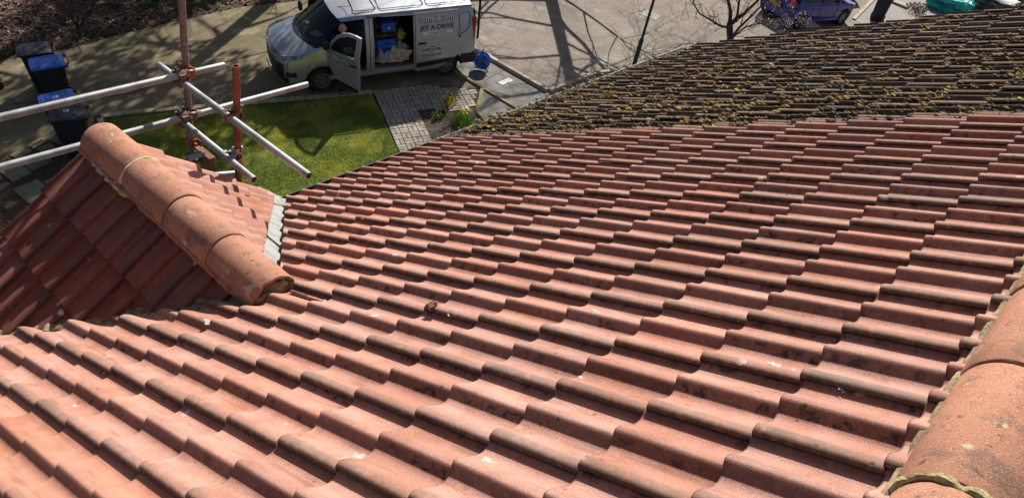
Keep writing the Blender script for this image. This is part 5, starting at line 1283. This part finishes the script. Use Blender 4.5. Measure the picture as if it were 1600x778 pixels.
# ------------------------------------------------------------------ parked cars
def car(name, M, paint_m, label, plate_r=None, plate_f=None):
    t = empty(name, M=M); tag(t, label, 'car')
    def low(x, w):
        a = 0
        for c in (.66, 3.15):
            if abs(x - c) < .36: a = max(a, .30 + sqrt(.36 ** 2 - (x - c) ** 2))
        return [(x, .6 * w if a else .8 * w, max(.22, a)), (x, .97 * w, max(.25, a)), (x, w, max(.50, a + .02))]
    S_ = [[(.06, .50, .30), (.04, .66, .32), (.0, .70, .55), (.06, .70, .80), (.10, .66, .92), (.13, .55, .98), (.14, .4, .99), (.14, 0, 1.0)],
          low(.28, .83) + [(.28, .83, .80), (.30, .80, .95), (.46, .60, 1.33), (.50, .50, 1.38), (.54, 0, 1.41)]]
    for x in (.31, .42, .66, .90, 1.01, 1.3, 1.75, 2.2):
        k = (x - .3) / 2; S_.append(low(x, .86) + [(x, .86, .80), (x, .83, .96 - .05 * k), (max(x, .5), .615, 1.36 + .04 * min(1, k)), (max(x, .56), .52, 1.42), (max(x, .6), 0, 1.45)])
    S_.append(low(2.55, .86) + [(2.55, .86, .79), (2.60, .83, .92), (2.45, .61, 1.33), (2.40, .50, 1.38), (2.35, 0, 1.40)])
    iw = len(S_) - 1
    for x in (2.79, 2.90): 
        k = (x - 2.55) / .45; S_.append(low(x, .86) + [(x, .86, .78), (x + .05, .82, .91), (2.45 + .50 * k, .61 + .12 * k, 1.33 - .39 * k), (2.40 + .55 * k, .5 + .08 * k, 1.38 - .42 * k), (2.35 + .50 * k, 0, 1.40 - .42 * k)])
    S_.append(low(3.0, .86) + [(3.0, .86, .78), (3.05, .82, .90), (3.0, .74, .93), (2.95, .58, .955), (2.86, 0, .97)]); ic = len(S_) - 1
    for x, w, h in ((3.15, .86, .90), (3.4, .85, .86), (3.49, .84, .84), (3.52, .84, .83)): S_.append(low(x, w) + [(x, w, .74), (x, w * .96, h - .04), (x, w * .8, h), (x, w * .6, h + .02), (x, 0, h + .04)])
    S_.append([(3.8, .55, .25), (3.78, .70, .28), (3.85, .66, .50), (3.80, .70, .66), (3.72, .70, .74), (3.74, .58, .79), (3.80, .42, .80), (3.86, 0, .81)])
    S_.append([(3.86, .45, .26), (3.9, .5, .29), (3.95, .5, .48), (3.92, .48, .62), (3.88, .46, .70), (3.86, .42, .74), (3.88, .3, .76), (3.92, 0, .77)])
    vv = []; 
    for r in S_: vv += [Vector(p) for p in r] + [Vector((p[0], -p[1], p[2])) for p in r[:-1]]
    I = lambda i, j, sd_: i * 15 + (j if sd_ == 0 or j == 7 else 8 + j)
    ff = []; fm = []
    for i in range(len(S_) - 1):
        for j in range(7):
            for sd_ in (0, 1):
                q = (I(i, j, sd_), I(i + 1, j, sd_), I(i + 1, j + 1, sd_), I(i, j + 1, sd_)); ff.append(q[::-1] if sd_ == 0 else q)
                g = 0
                if j == 4 and 3 <= i < ic: g = 1
                if j >= 5 and iw <= i < ic: g = 1
                if i == 0 and j >= 4: g = 1
                fm.append(g)
    for i in (0, len(S_) - 1): ff.append(tuple([I(i, j, 0) for j in range(8)] + [I(i, j, 1) for j in range(6, -1, -1)])); fm.append(0 if i == 0 else 0)
    o = mesh_obj('body', vv, ff, None, t, False, mats=[paint_m, M_GLASSD], midx=fm)
    bm = bmesh.new(); bm.from_mesh(o.data); bmesh.ops.recalc_face_normals(bm, faces=bm.faces[:]); bm.to_mesh(o.data); bm.free(); sharpen(o.data, 30)
    for sg in (1, -1):
        MB().bbox((.09, .66 * sg, .90), (.12, .20, .26), .03).build('tail_light', M_REDL, t)
        MB().bbox((3.74, .62 * sg, .71), (.22, .18, .10), .03).build('headlight', M_LENS, t)
        MB().bbox((2.62, .93 * sg, .98), (.10, .14, .12), .03).build('wing_mirror', paint_m, t)
        b = MB(); b.tube([(1.55, .845 * sg, .91), (1.58, .63 * sg, 1.37)], .022, 6); b.build('door_pillar', M_BLACK, t)
        for xx in (1.50, 2.52): 
            b = MB(); b.tube([(xx, .865 * sg, .32), (xx, .872 * sg, .52), (xx, .872 * sg, .80), (xx + .02, .842 * sg, .92)], .005, 5); b.build('door_seam', M_BLACK, t)
        MB().bbox((1.72, .88 * sg, .84), (.16, .03, .03), .008).build('door_handle', paint_m, t)
        MB().bbox((1.9, .87 * sg, .30), (1.7, .04, .10), .01).build('side_skirt', paint_m, t)
        for c in (.66, 3.15):
            w_ = empty('wheel'); w_.parent = t; w_.location = (c, .77 * sg, .30)
            if sg < 0: w_.rotation_euler = (0, 0, pi)
            q = Matrix.Rotation(-pi / 2, 4, 'X')
            MB().lathe([(.20, -.09), (.29, -.09), (.305, -.07), (.305, .06), (.29, .085), (.215, .09)], 28, q).build('tyre', M_RUB, w_, True)
            b = MB(); b.lathe([(.0, .02), (.2, .03), (.215, .085), (.222, .08)], 28, q)
            for k in range(5):
                a = k * 2 * pi / 5
                b.add([q @ Vector((r_ * cos(a + da), r_ * sin(a + da), z_)) for r_, da, z_ in ((.03, -.5, .07), (.205, -.16, .08), (.205, .16, .08), (.03, .5, .07))], [(0, 1, 2, 3)])
            b.build('rim', M_HUB, w_, True)
            MB().lathe([(.0, -.25), (.35, -.25), (.35, .03)], 24, q).build('wheel_arch_liner', M_INT, w_)
    if plate_r:
        p_ = MB().bbox((-.012, 0, .66), (.02, .52, .11), .004).build('number_plate', M_PLATEY, t)
        text_mesh('plate_text', plate_r, .085, M_DKTXT, p_, Matrix.Translation((-.024, 0, .63)) @ Matrix.Rotation(-pi / 2, 4, 'Z') @ Matrix.Rotation(pi / 2, 4, 'X'))
    if plate_f:
        p_ = MB().bbox((3.97, 0, .46), (.02, .52, .11), .004).build('number_plate', M_WHITE, t)
        text_mesh('plate_text', plate_f, .085, M_DKTXT, p_, Matrix.Translation((3.982, 0, .43)) @ Matrix.Rotation(pi / 2, 4, 'Z') @ Matrix.Rotation(pi / 2, 4, 'X'))
    b = MB(); b.bbox((3.93, 0, .36), (.03, .9, .14), .01); b.build('lower_grille', M_BLACK, t)
    return t
hx = Vector((30.17 - 27.82, 7.61 - 8.29, 0)).normalized(); hy = Vector((-hx.y, hx.x, 0))
rw = Vector((27.75, 8.25, Z0)); org = rw + hy * .80 - hx * .66
car('parked_car', frame(hx, hy, Vector((0, 0, 1)), org), M_BLUEP, 'dark blue hatchback parked behind the blossoming tree', plate_r='LB16 KVO')
hx = Vector((-.42, -.907, 0)).normalized(); hy = Vector((-hx.y, hx.x, 0)); fr = Vector((33.25, 8.45, Z0))
car('parked_car', frame(hx, hy, Vector((0, 0, 1)), fr - hx * 3.95), M_BLKP, 'black car facing the roof, only its front bumper in view beyond the blue hatchback', plate_f='LD61 EUP')

# ------------------------------------------------------------------ lamp post
t = empty('lamp_post', (18.39, 9.26, Z0)); tag(t, 'slim dark green lamp post beyond the eaves of the mossy roof', 'lamp post')
MB().tube([(0, 0, 0), (0, 0, 1.0), (0, 0, 1.02), (0, 0, 5.2)], [.065, .065, .042, .036], 12).build('post', M_GREEN, t, True)
MB().bbox((0, 0, 5.32), (.5, .18, .12), .04).build('lamp_head', M_GREEN, t)

# ------------------------------------------------------------------ right-hand clutter beyond the roof
def sackthing(name, x, y, dims, mat, label, cat, seed, amp=.25, yaw=0):
    bm = bmesh.new(); bmesh.ops.create_cube(bm, size=1); bmesh.ops.subdivide_edges(bm, edges=bm.edges[:], cuts=9, use_grid_fill=True)
    for v in bm.verts:
        z01 = v.co.z + .5; f_ = 1 + .16 * z01; c = v.co.copy()
        v.co.x *= dims[0] * f_; v.co.y *= dims[1] * f_; v.co.z = z01 * dims[2]
        if z01 > .99: v.co.z -= .5 * dims[2] * max(0, 1 - 2.4 * max(abs(c.x), abs(c.y))) 
        v.co += Vector((noise.noise(c * 3 + Vector((seed, 0, 0))), noise.noise(c * 3 + Vector((0, seed, 0))), noise.noise(c * 2.2 + Vector((0, 0, seed))) * .8)) * amp * dims[2] * (.3 + z01)
        v.co.z = max(0, v.co.z)
    me = bpy.data.meshes.new(name); bm.to_mesh(me); bm.free(); me.materials.append(mat)
    for p in me.polygons: p.use_smooth = True
    o = bpy.data.objects.new(name, me); COL.objects.link(o); o.location = (x, y, gz(x)); o.rotation_euler = (0, 0, yaw); return tag(o, label, cat)
bag = empty('rubble_bag', (37.9, 5.75, Z0)); tag(bag, 'turquoise woven rubble bag with white loop handles and dark lettering', 'bag')
sk = sackthing('bag_body', 0, 0, (1.0, 1.55, .62), M_TURQ, 'x', 'x', 4, .45, .15); 
for k in ('label', 'category'): del sk[k]
sk.parent = bag; sk.location = (0, 0, 0)
text_mesh('lettering', 'rubble bag', .30, M_NAVY, bag, Matrix.Translation((-.66, -.05, .26)) @ Matrix.Rotation(-pi / 2, 4, 'Z') @ Matrix.Rotation(pi / 2 - .1, 4, 'X'), .004)
for dx, dy in ((-.35, -.72), (.3, -.72), (-.35, .7)):
    MB().tube([(dx, dy + (.02 if dy < 0 else 0) - .0, .52), (dx - .03, dy * 1.05, .80), (dx + .10, dy * 1.1, .92), (dx + .25, dy * 1.05, .78), (dx + .24, dy, .52)], .025, 6).build('handle', M_WHITE, bag)
sackthing('plastic_sheet', 41.2, 5.0, (1.9, 2.2, .55), surf('grey_plastic_sheet', (.09, .105, .115), [(2, (.015, .018, .02), .5, .56, .95), (5, (.3, .31, .31), .66, .7, .9)], rough=.45), 'crumpled dark grey plastic sheet right of the turquoise bag', 'plastic sheet', 9, .55, .3)
def clump(name, x, y, R3, N, size, mats, label, cat, seed, stems=None, zoff=0, kind=None, group=None, stem_mat=None):
    t = empty(name, (x, y, gz(x) + zoff)); rnd = random.Random(seed)
    if stems:
        b = MB()
        for k in range(stems):
            a = rnd.random() * 2 * pi; q = rnd.random()
            b.tube([(0, 0, -.02), (R3[0] * .4 * cos(a) * q, R3[1] * .4 * sin(a) * q, R3[2] * .5), (R3[0] * .9 * cos(a) * q, R3[1] * .9 * sin(a) * q, R3[2] * (1.0 + rnd.random() * .5))], [.012, .008, .004], 4)
        b.build('stem', stem_mat or M_BARK, t)
    for mi, (mt, fr_) in enumerate(mats):
        vv = []; ff = []
        for k in range(int(N * fr_)):
            d = Vector((rnd.gauss(0, 1), rnd.gauss(0, 1), rnd.gauss(0, 1))).normalized() * (rnd.random() ** .45)
            c = Vector((d.x * R3[0], d.y * R3[1], (d.z * .5 + .5) * R3[2] * 1.3)); s_ = size * (.6 + .8 * rnd.random())
            u = Vector((rnd.gauss(0, 1), rnd.gauss(0, 1), rnd.gauss(0, .6))).normalized(); w = u.orthogonal().normalized()
            i0 = len(vv); vv += [c - u * s_, c + w * s_ * .45, c + u * s_, c - w * s_ * .45]; ff.append((i0, i0 + 1, i0 + 2, i0 + 3))
        mesh_obj('foliage', vv, ff, mt, t)
    return tag(t, label, cat, group)
clump('dry_plant', 35.6, 6.35, (.5, .5, .35), 260, .06, [(M_LITA, .8), (M_EDGE, .2)], 'dead pale plant stalks between the black bin and the turquoise bag', 'plant', 4, 14, stem_mat=M_LITA)
clump('dry_hedge', 44.0, 3.9, (1.6, 1.6, .9), 1500, .09, [(M_LITA, .5), (M_LEAFD, .5)], 'brown and cream dry hedge at the top right edge of the roof', 'hedge', 5, 20, stem_mat=M_LITB)
MB().bbox((35.9, 7.2, Z0 + .05), (.5, .9, .1), .02).build('step_slab', M_KERB)
tag(bpy.data.objects['step_slab'], 'pale slab lying on the forecourt left of the turquoise bag', 'slab')

# ------------------------------------------------------------------ flower bed plants
clump('yellow_shrub', 12.03, 10.55, (.17, .17, .40), 330, .028, [(M_LEAFY, .75), (M_LEAFD, .25)], 'small shrub with yellow flowering tips beside the brick path', 'shrub', 7, 9)
clump('small_plant', 11.55, 10.46, (.14, .14, .13), 120, .04, [(M_LEAFG, 1)], 'small green tuft growing in the dark flower bed', 'plant', 8)
t = empty('daffodils', (11.93, 9.92, gz(11.93))); rnd = random.Random(3); vv = []; ff = []
for k in range(420):
    x, y = rnd.gauss(0, .15), rnd.gauss(0, .15); a = rnd.random() * 6.28; h = .16 + .16 * rnd.random(); dx, dy = cos(a), sin(a); i0 = len(vv)
    vv += [Vector((x - dy * .008, y + dx * .008, 0)), Vector((x + dy * .008, y - dx * .008, 0)), Vector((x + dx * .08, y + dy * .08, h))]; ff.append((i0, i0 + 1, i0 + 2))
mesh_obj('leaves', vv, ff, M_LEAFG, t)
b = MB()
for k in range(16): 
    p = Vector((rnd.gauss(.05, .09), rnd.gauss(.02, .09), .28 + .06 * rnd.random())); b.blob(p, .026, 1, .4, k, (1, 1, .6))
b.build('flower', M_DAFF, t); tag(t, 'clump of daffodils in flower at the gutter end of the flower bed', 'daffodils')
clump('heather', 12.30, 10.0, (.16, .12, .10), 320, .016, [(surf('lilac_flower', (.52, .48, .58), rough=.8), .8), (M_LEAFD, .2)], 'pale lilac heather cushion behind the daffodils', 'heather', 9)

# ------------------------------------------------------------------ lawn, leaf litter and woodland
rnd = random.Random(17)
def scatter(name, poly, N, fn, mat, parent=None, cond=None):
    xs_ = [p[0] for p in poly]; ys_p = [p[1] for p in poly]; vv = []; ff = []; c = 0
    while c < N:
        x = min(xs_) + rnd.random() * (max(xs_) - min(xs_)); y = min(ys_p) + rnd.random() * (max(ys_p) - min(ys_p))
        if not inside(x, y, poly) or (cond and not cond(x, y)): continue
        c += 1; fn(vv, ff, x, y, gz(x))
    o = mesh_obj(name, vv, ff, mat, parent); return stuff(o)
def blade(vv, ff, x, y, z):
    a = rnd.random() * 6.283; q = noise.noise(Vector((x * .9, y * .9, 0))); h = (.022 + .030 * rnd.random()) * (1.1 + q); w = .006; l = .02 + .02 * rnd.random()
    dx, dy = cos(a), sin(a); i0 = len(vv)
    vv += [(x - dy * w, y + dx * w, z), (x + dy * w, y - dx * w, z), (x + dx * l, y + dy * l, z + h)]; ff.append((i0, i0 + 1, i0 + 2))
LV = [(5.72, 15.12), (7.47, 14.12), (8.57, 13.52), (9.35, 13.06), (11.0, 12.22), (9.97, 10.12), (9.3, 8.8), (5.5, 8.8), (4.9, 11.5), (4.95, 13.7)]
g_ = scatter('grass', LV, 90000, blade, M_GRASS); tag(g_, 'short mown lawn grass between the drive edging and the brick path', 'grass')
def leaf(sz):
    def f_(vv, ff, x, y, z):
        a = rnd.random() * 6.283; s_ = sz * (.5 + rnd.random()); zz = z + .006 + .03 * rnd.random(); t1, t2 = rnd.gauss(0, .35), rnd.gauss(0, .35)
        u = Vector((cos(a), sin(a), t1)) * s_; w = Vector((-sin(a), cos(a), t2)) * s_ * .55; c = Vector((x, y, zz)); i0 = len(vv)
        vv.extend([c - u, c - w, c + u, c + w]); ff.append((i0, i0 + 1, i0 + 2, i0 + 3))
    return f_
WD = [(4.0, 19.15), (5.5, 18.75), (7.23, 18.45), (9.17, 18.25), (11.14, 17.92), (12.79, 17.3), (14, 19), (12, 22), (5, 24), (3.5, 23)]
g_ = scatter('leaf_litter', WD, 9000, leaf(.045), M_LITB); tag(g_, 'brown fallen leaves covering the woodland edge beyond the drive', 'leaf litter')
g_ = scatter('leaf_litter', WD, 4200, leaf(.042), M_LITA, cond=lambda x, y: noise.noise(Vector((x * .7, y * .7, 3))) > -.15); tag(g_, 'paler dry leaves among the brown ones at the woodland edge', 'leaf litter')
SO_ = [(1.6, 14.35), (2.8, 14.35), (2.8, 12), (3.2, 10.5), (1.6, 10.5)]
g_ = scatter('leaf_litter', SO_, 1300, leaf(.035), M_LITB); tag(g_, 'dead leaves on bare soil left of the broken slabs', 'leaf litter')
g_ = scatter('bed_litter', [(11.4, 10.85), (12.38, 10.05), (12.1, 9.3), (10.9, 9.4)], 420, leaf(.02), M_LITA); tag(g_, 'dry leaf fragments on the flower bed soil', 'leaf litter')
g_ = scatter('road_grit', [(15.0, 9.8), (20, 9.3), (26, 9), (26, 13), (20, 15), (15, 15)], 6500, leaf(.014), M_STONE); tag(g_, 'pale grit and leaf fragments strewn on the road', 'grit')
g_ = scatter('undergrowth', [(8.6, 18.7), (11.2, 18.2), (12.9, 17.5), (13.5, 19.5), (10, 21.5), (8.2, 20.5)], 5200, leaf(.05), M_LEAFD, cond=lambda x, y: noise.noise(Vector((x * 1.1, y * 1.1, 7))) > -.05); tag(g_, 'dark ivy and low green plants at the woodland edge by the van', 'undergrowth')
g_ = scatter('undergrowth', [(4.2, 19.0), (8.4, 18.35), (8.4, 18.85), (4.2, 19.6)], 1500, leaf(.04), M_LEAFD, cond=lambda x, y: noise.noise(Vector((x * 1.6, y * 1.6, 7))) > .0); tag(g_, 'low dark plants along the drive edge behind the bins', 'undergrowth')
def twigs(name, x, y, N, Hh, spread, label, seed, r0=.018, zoff=0):
    r_ = random.Random(seed); t = empty(name, (x, y, gz(x) + zoff)); 
    for k in range(N):
        b = MB(); a = r_.random() * 6.283; p = Vector((0, 0, 0)); d = Vector((cos(a) * spread, sin(a) * spread, 1)).normalized(); pts = [p.copy()]; L = Hh / 5
        for i in range(6): 
            d = (d + Vector((r_.gauss(0, .16), r_.gauss(0, .16), r_.gauss(0, .06)))).normalized(); p = p + d * L * (.7 + .5 * r_.random()); pts.append(p.copy())
        b.tube(pts, [r0 * (1 - i / 7.5) for i in range(7)], 5)
        for i in range(1, 6):
            for q in range(3):
                d2 = (d + Vector((r_.gauss(0, .8), r_.gauss(0, .8), r_.gauss(0, .4)))).normalized(); s0 = pts[i]; s1 = s0 + d2 * Hh * .16; s2 = s1 + (d2 + Vector((r_.gauss(0, .4), r_.gauss(0, .4), .1))).normalized() * Hh * .12
                b.tube([s0, s1, s2], [r0 * .4, r0 * .28, r0 * .15], 4)
        b.build('branch', M_BARK, t)
    return tag(t, label, 'shrub')
twigs('bare_shrub', 7.1, 19.3, 7, 1.7, .55, 'leafless twiggy shrub in the leaf litter above the bins', 2)
twigs('bare_shrub', 12.3, 18.3, 5, 1.2, .6, 'dark leafless shrub at the woodland edge in front of the van bonnet', 6)
# raised stone tray at the left edge
t = empty('stone_bed', (4.42, 18.25, gz(4.4))); t.rotation_euler = (0, 0, radians(-14)); tag(t, 'dark edged bed of pale stones at the left edge by the far bins', 'stone bed')
for dx, dy, sx, sy in ((.22, 0, .05, 1.15), (-.3, .57, 1.05, .05), (-.3, -.57, 1.05, .05)): MB().bbox((dx, dy, .09), (sx, sy, .2), .01).build('edge_board', M_BLACK, t)
rs = random.Random(4)
for k in range(22):
    b = MB(); b.blob((0, 0, 0), .10 + .05 * rs.random(), 1, .5, k, (1.2, 1, .7)); o = b.build('stone', M_STONE, t, True); o.location = (-.55 + .70 * rs.random(), -.48 + .95 * rs.random(), .10 + .05 * rs.random()); o.rotation_euler = (0, 0, rs.random() * 6)

# ------------------------------------------------------------------ trees
def grow(b, r_, p, d, L, rad, depth, out=None, up=.12, split=(2, 3), wob=.22, n=6, minr=.006):
    pts = [p.copy()]; rr_ = [rad]; seg = 4
    for i in range(seg):
        d = (d + Vector((r_.gauss(0, wob), r_.gauss(0, wob), r_.gauss(0, wob) + up)) * .5).normalized(); p = p + d * L / seg; pts.append(p.copy()); rr_.append(rad * (1 - .42 * (i + 1) / seg))
    b.tube(pts, rr_, n if rad > .03 else 4, False)
    if out is not None and depth <= 1: out.extend(pts[1:])
    if depth <= 0: return
    for k in range(r_.randint(*split)):
        i = r_.randint(2, seg); dd_ = (d + Vector((r_.gauss(0, .55), r_.gauss(0, .55), r_.gauss(0, .45)))).normalized()
        grow(b, r_, pts[i], dd_, L * (.62 + .25 * r_.random()), max(minr, rr_[i] * .62), depth - 1, out, up, split, wob, n, minr)
def leaves_at(pts, r_, per, spread, size):
    vv = []; ff = []
    for p in pts:
        for k in range(per):
            c = p + Vector((r_.gauss(0, spread), r_.gauss(0, spread), r_.gauss(0, spread))); u = Vector((r_.gauss(0, 1), r_.gauss(0, 1), r_.gauss(0, 1))).normalized() * size * (.6 + .8 * r_.random()); w = u.orthogonal().normalized() * u.length * .6; i0 = len(vv)
            vv += [c - u, c - w, c + u, c + w]; ff.append((i0, i0 + 1, i0 + 2, i0 + 3))
    return vv, ff
# blossom tree beyond the roof
bt = empty('blossom_tree', (23.31, 8.64, Z0)); tag(bt, 'small bare tree with pink blossom and dark forked trunk beyond the mossy roof', 'tree')
rv = Vector((.371, -.929, 0)); fv = Vector((.929, .371, 0)); rt = random.Random(21)
def Q(r_, z, f_=0): return rv * r_ + fv * f_ + Vector((0, 0, z))
MB().tube([Q(0, -.05), Q(-.06, .25), Q(-.22, .62), Q(-.27, .78)], [.135, .115, .105, .10], 10).build('trunk', M_BARK, bt, True)
limbs = [([Q(-.26, .72), Q(-.36, 1.1, .05), Q(-.62, 1.5, .1), Q(-.85, 2.0, .1), Q(-.95, 2.6, .1)], .075), ([Q(-.25, .74), Q(-.12, 1.05, -.05), Q(-.22, 1.5, -.1), Q(-.30, 2.1, -.1), Q(-.2, 2.8, 0)], .055),
         ([Q(-.24, .72), Q(.02, 1.15), Q(.28, 1.62, .1), Q(.50, 2.1, .1), Q(.8, 2.7, .1)], .062), ([Q(-.05, .30), Q(.06, .75, -.1), Q(.30, 1.25, -.15), Q(.55, 1.8, -.1), Q(.9, 2.4, 0)], .050),
         ([Q(-.24, .62), Q(-.55, .60), Q(-.84, .66, .05), Q(-1.30, .74, .1), Q(-1.60, 1.0, .1), Q(-1.78, 1.5, .1)], .045), ([Q(-.02, .35), Q(.25, .78, .1), Q(.7, 1.05, .15), Q(1.15, 1.22, .1), Q(1.5, 1.5, .1)], .030)]
ends = []; 
for pts, r0 in limbs:
    b = MB(); b.tube(pts, [r0 * (1 - .7 * i / (len(pts) - 1)) for i in range(len(pts))], 8)
    for i in range(1, len(pts)):
        for k in range(3):
            q = rt.random(); s0 = pts[i - 1].lerp(pts[i], q); dd_ = ((pts[i] - pts[i - 1]).normalized() + Vector((rt.gauss(0, .6), rt.gauss(0, .6), rt.gauss(.1, .5)))).normalized()
            grow(b, rt, s0, dd_, .42, .013, 2, ends, .05, (2, 3), .3, 5, .004)
    b.build('branch', M_BARK, bt, True)
er = [p for p in ends if p.dot(rv) > .45]; el = [p for p in ends if p.dot(rv) <= .45]
for k in range(110): er.append(Q(.70 + .60 * rt.random(), 1.2 + 1.3 * rt.random(), rt.gauss(0, .3)))
vv, ff = leaves_at([p for p in er if rt.random() < .42], rt, 2, .04, .026); mesh_obj('blossom', vv, ff, M_PINK, bt)
vv, ff = leaves_at([p for p in el if rt.random() < .22], rt, 1, .03, .020); mesh_obj('blossom', vv, ff, M_PINK, bt)
vv, ff = leaves_at([p for p in er if rt.random() < .06], rt, 2, .06, .026); mesh_obj('leaves', vv, ff, surf('bronze_leaf', (.10, .03, .03), rough=.6), bt)
# tall bare tree across the road, out of the picture, whose branch shadows cross the road
sh = Vector((cos(SUN_AZ) / tan(SUN_EL), sin(SUN_AZ) / tan(SUN_EL), 0))
def up_sun(x, y, h): return Vector((x, y, Z0)) + sh * h + Vector((0, 0, h))
T_top, T_low = up_sun(15.9, 9.6, 7.5), up_sun(20.3, 14.0, 2.2)
dT = (T_top - T_low).normalized(); T_base = T_low - dT * ((T_low.z - Z0) / dT.z)
tt = empty('bare_tree', T_base); tag(tt, 'tall leafless tree standing across the road', 'tree')
tr = random.Random(8)
MB().tube([Vector((0, 0, -.1)), (T_low - T_base) * .5, T_low - T_base, T_top - T_base], [.26, .23, .215, .165], 12, False).build('trunk', M_BARK, tt, True)
for k, (q, aa, L, r0) in enumerate(((.12, 2.2, 3.4, .09), (.20, -1.4, 3.2, .08), (.30, 2.0, 3.6, .10), (.42, -1.1, 3.8, .11), (.48, -2.2, 3.2, .09), (.55, 1.6, 3.4, .08), (.66, -.9, 3.0, .07), (.78, 2.4, 2.8, .07), (.86, -.5, 2.8, .07), (.97, .6, 2.4, .09), (.98, -2.0, 2.4, .08), (.99, 2.6, 2.4, .08), (1.0, -.8, 2.8, .09))):
    b = MB(); p0 = (T_top - T_base) * q; d = Vector((cos(aa), sin(aa), .55)).normalized(); grow(b, tr, p0, d, L, r0 * .95, 4, None, .06, (3, 4), .24, 6, .008); b.build('branch', M_BARK, tt, True)
# leafy trees beyond the wood, out of the picture, that shade the drive and the bins
def shade_tree(x, y, cz, R3, N, label, seed, size=.15):
    t = empty('evergreen_tree', (x, y, gz(x))); r_ = random.Random(seed); tag(t, label, 'tree'); h = cz - gz(x)
    MB().tube([(0, 0, -.1), (.1, 0, h * .5), (0, 0, h)], [.28, .22, .12], 10).build('trunk', M_BARK, t, True)
    b = MB()
    for k in range(9):
        a = k * .7; grow(b, r_, Vector((0, 0, h * (.55 + .05 * k))), Vector((cos(a), sin(a), .5)).normalized(), R3[0] * .8, .07, 2, None, .05, (2, 3), .2, 5)
    b.build('branch', M_BARK, t, True)
    vv = []; ff = []; c = 0
    while c < N:
        d = Vector((r_.uniform(-1, 1), r_.uniform(-1, 1), r_.uniform(-1, 1)))
        if d.length > 1: continue
        if noise.noise(d * 2.6 + Vector((seed, 0, 0))) < -.12: continue
        c += 1; ce = Vector((d.x * R3[0], d.y * R3[1], h + d.z * R3[2])); u = Vector((r_.gauss(0, 1), r_.gauss(0, 1), r_.gauss(0, 1))).normalized() * size * (.6 + .8 * r_.random()); w = u.orthogonal().normalized() * u.length * .6; i0 = len(vv)
        vv += [ce - u, ce - w, ce + u, ce + w]; ff.append((i0, i0 + 1, i0 + 2, i0 + 3))
    mesh_obj('crown', vv, ff, M_LEAFD, t); return t
c1 = up_sun(6.1, 14.9, 9.5); shade_tree(c1.x, c1.y, c1.z, (3.3, 3.6, 2.4), 9000, 'broad evergreen tree beyond the wood, shading the bins and drive', 3)
c1 = up_sun(1.0, 17.0, 9.5); shade_tree(c1.x, c1.y, c1.z, (3.0, 3.4, 2.4), 7000, 'evergreen tree at the far left of the wood', 5)
c1 = up_sun(9.6, 20.4, 10); shade_tree(c1.x, c1.y, c1.z, (3.0, 2.0, 2.0), 4200, 'open crowned tree behind the leaf litter', 9)

# ------------------------------------------------------------------ bird droppings and lichen on the red tiles
bpy.context.view_layer.update(); dg = bpy.context.evaluated_depsgraph_get(); rs = random.Random(5)
def splat(u, s, r_, mat, name, k=0, long=1.3, parts=3):
    b = MB(); ok = False
    for q in range(parts):
        o_ = roofpt(u + rs.gauss(0, .10) * (q > 0) * r_ / .02, s + rs.gauss(0, .012) * (q > 0) * r_ / .02, .2); hit, loc, nr, *_ = S.ray_cast(dg, o_, -NR, distance=.5)
        if not hit: continue
        rr_ = r_ * (1 if q == 0 else .45); ok = True
        b.blob(loc, rr_ * .55, 3, 1.3, rs.random() * 40, (1, long, .08))
    if ok:
        o = b.build(name, mat, None, True); o.parent = roof; return o
for u, s, r_ in (((-3.66, 0.348, 0.022), (-3.71, 0.293, 0.012), (-2.59, 0.710, 0.018), (2.22, 1.186, 0.020), (2.28, 1.235, 0.010), (3.13, 0.448, 0.016), (2.59, 0.328, 0.012), (1.54, -0.926, 0.010), (-3.61, -1.508, 0.012), (-3.42, -1.334, 0.010), (-0.34, -0.937, 0.010), (1.88, -0.137, 0.008), (1.88, 1.398, 0.014), (-5.48, -1.139, 0.012), (0.56, 0.670, 0.010), (-0.99, -1.327, 0.020))):
    splat(u, s, r_, M_DROP, 'bird_dropping')
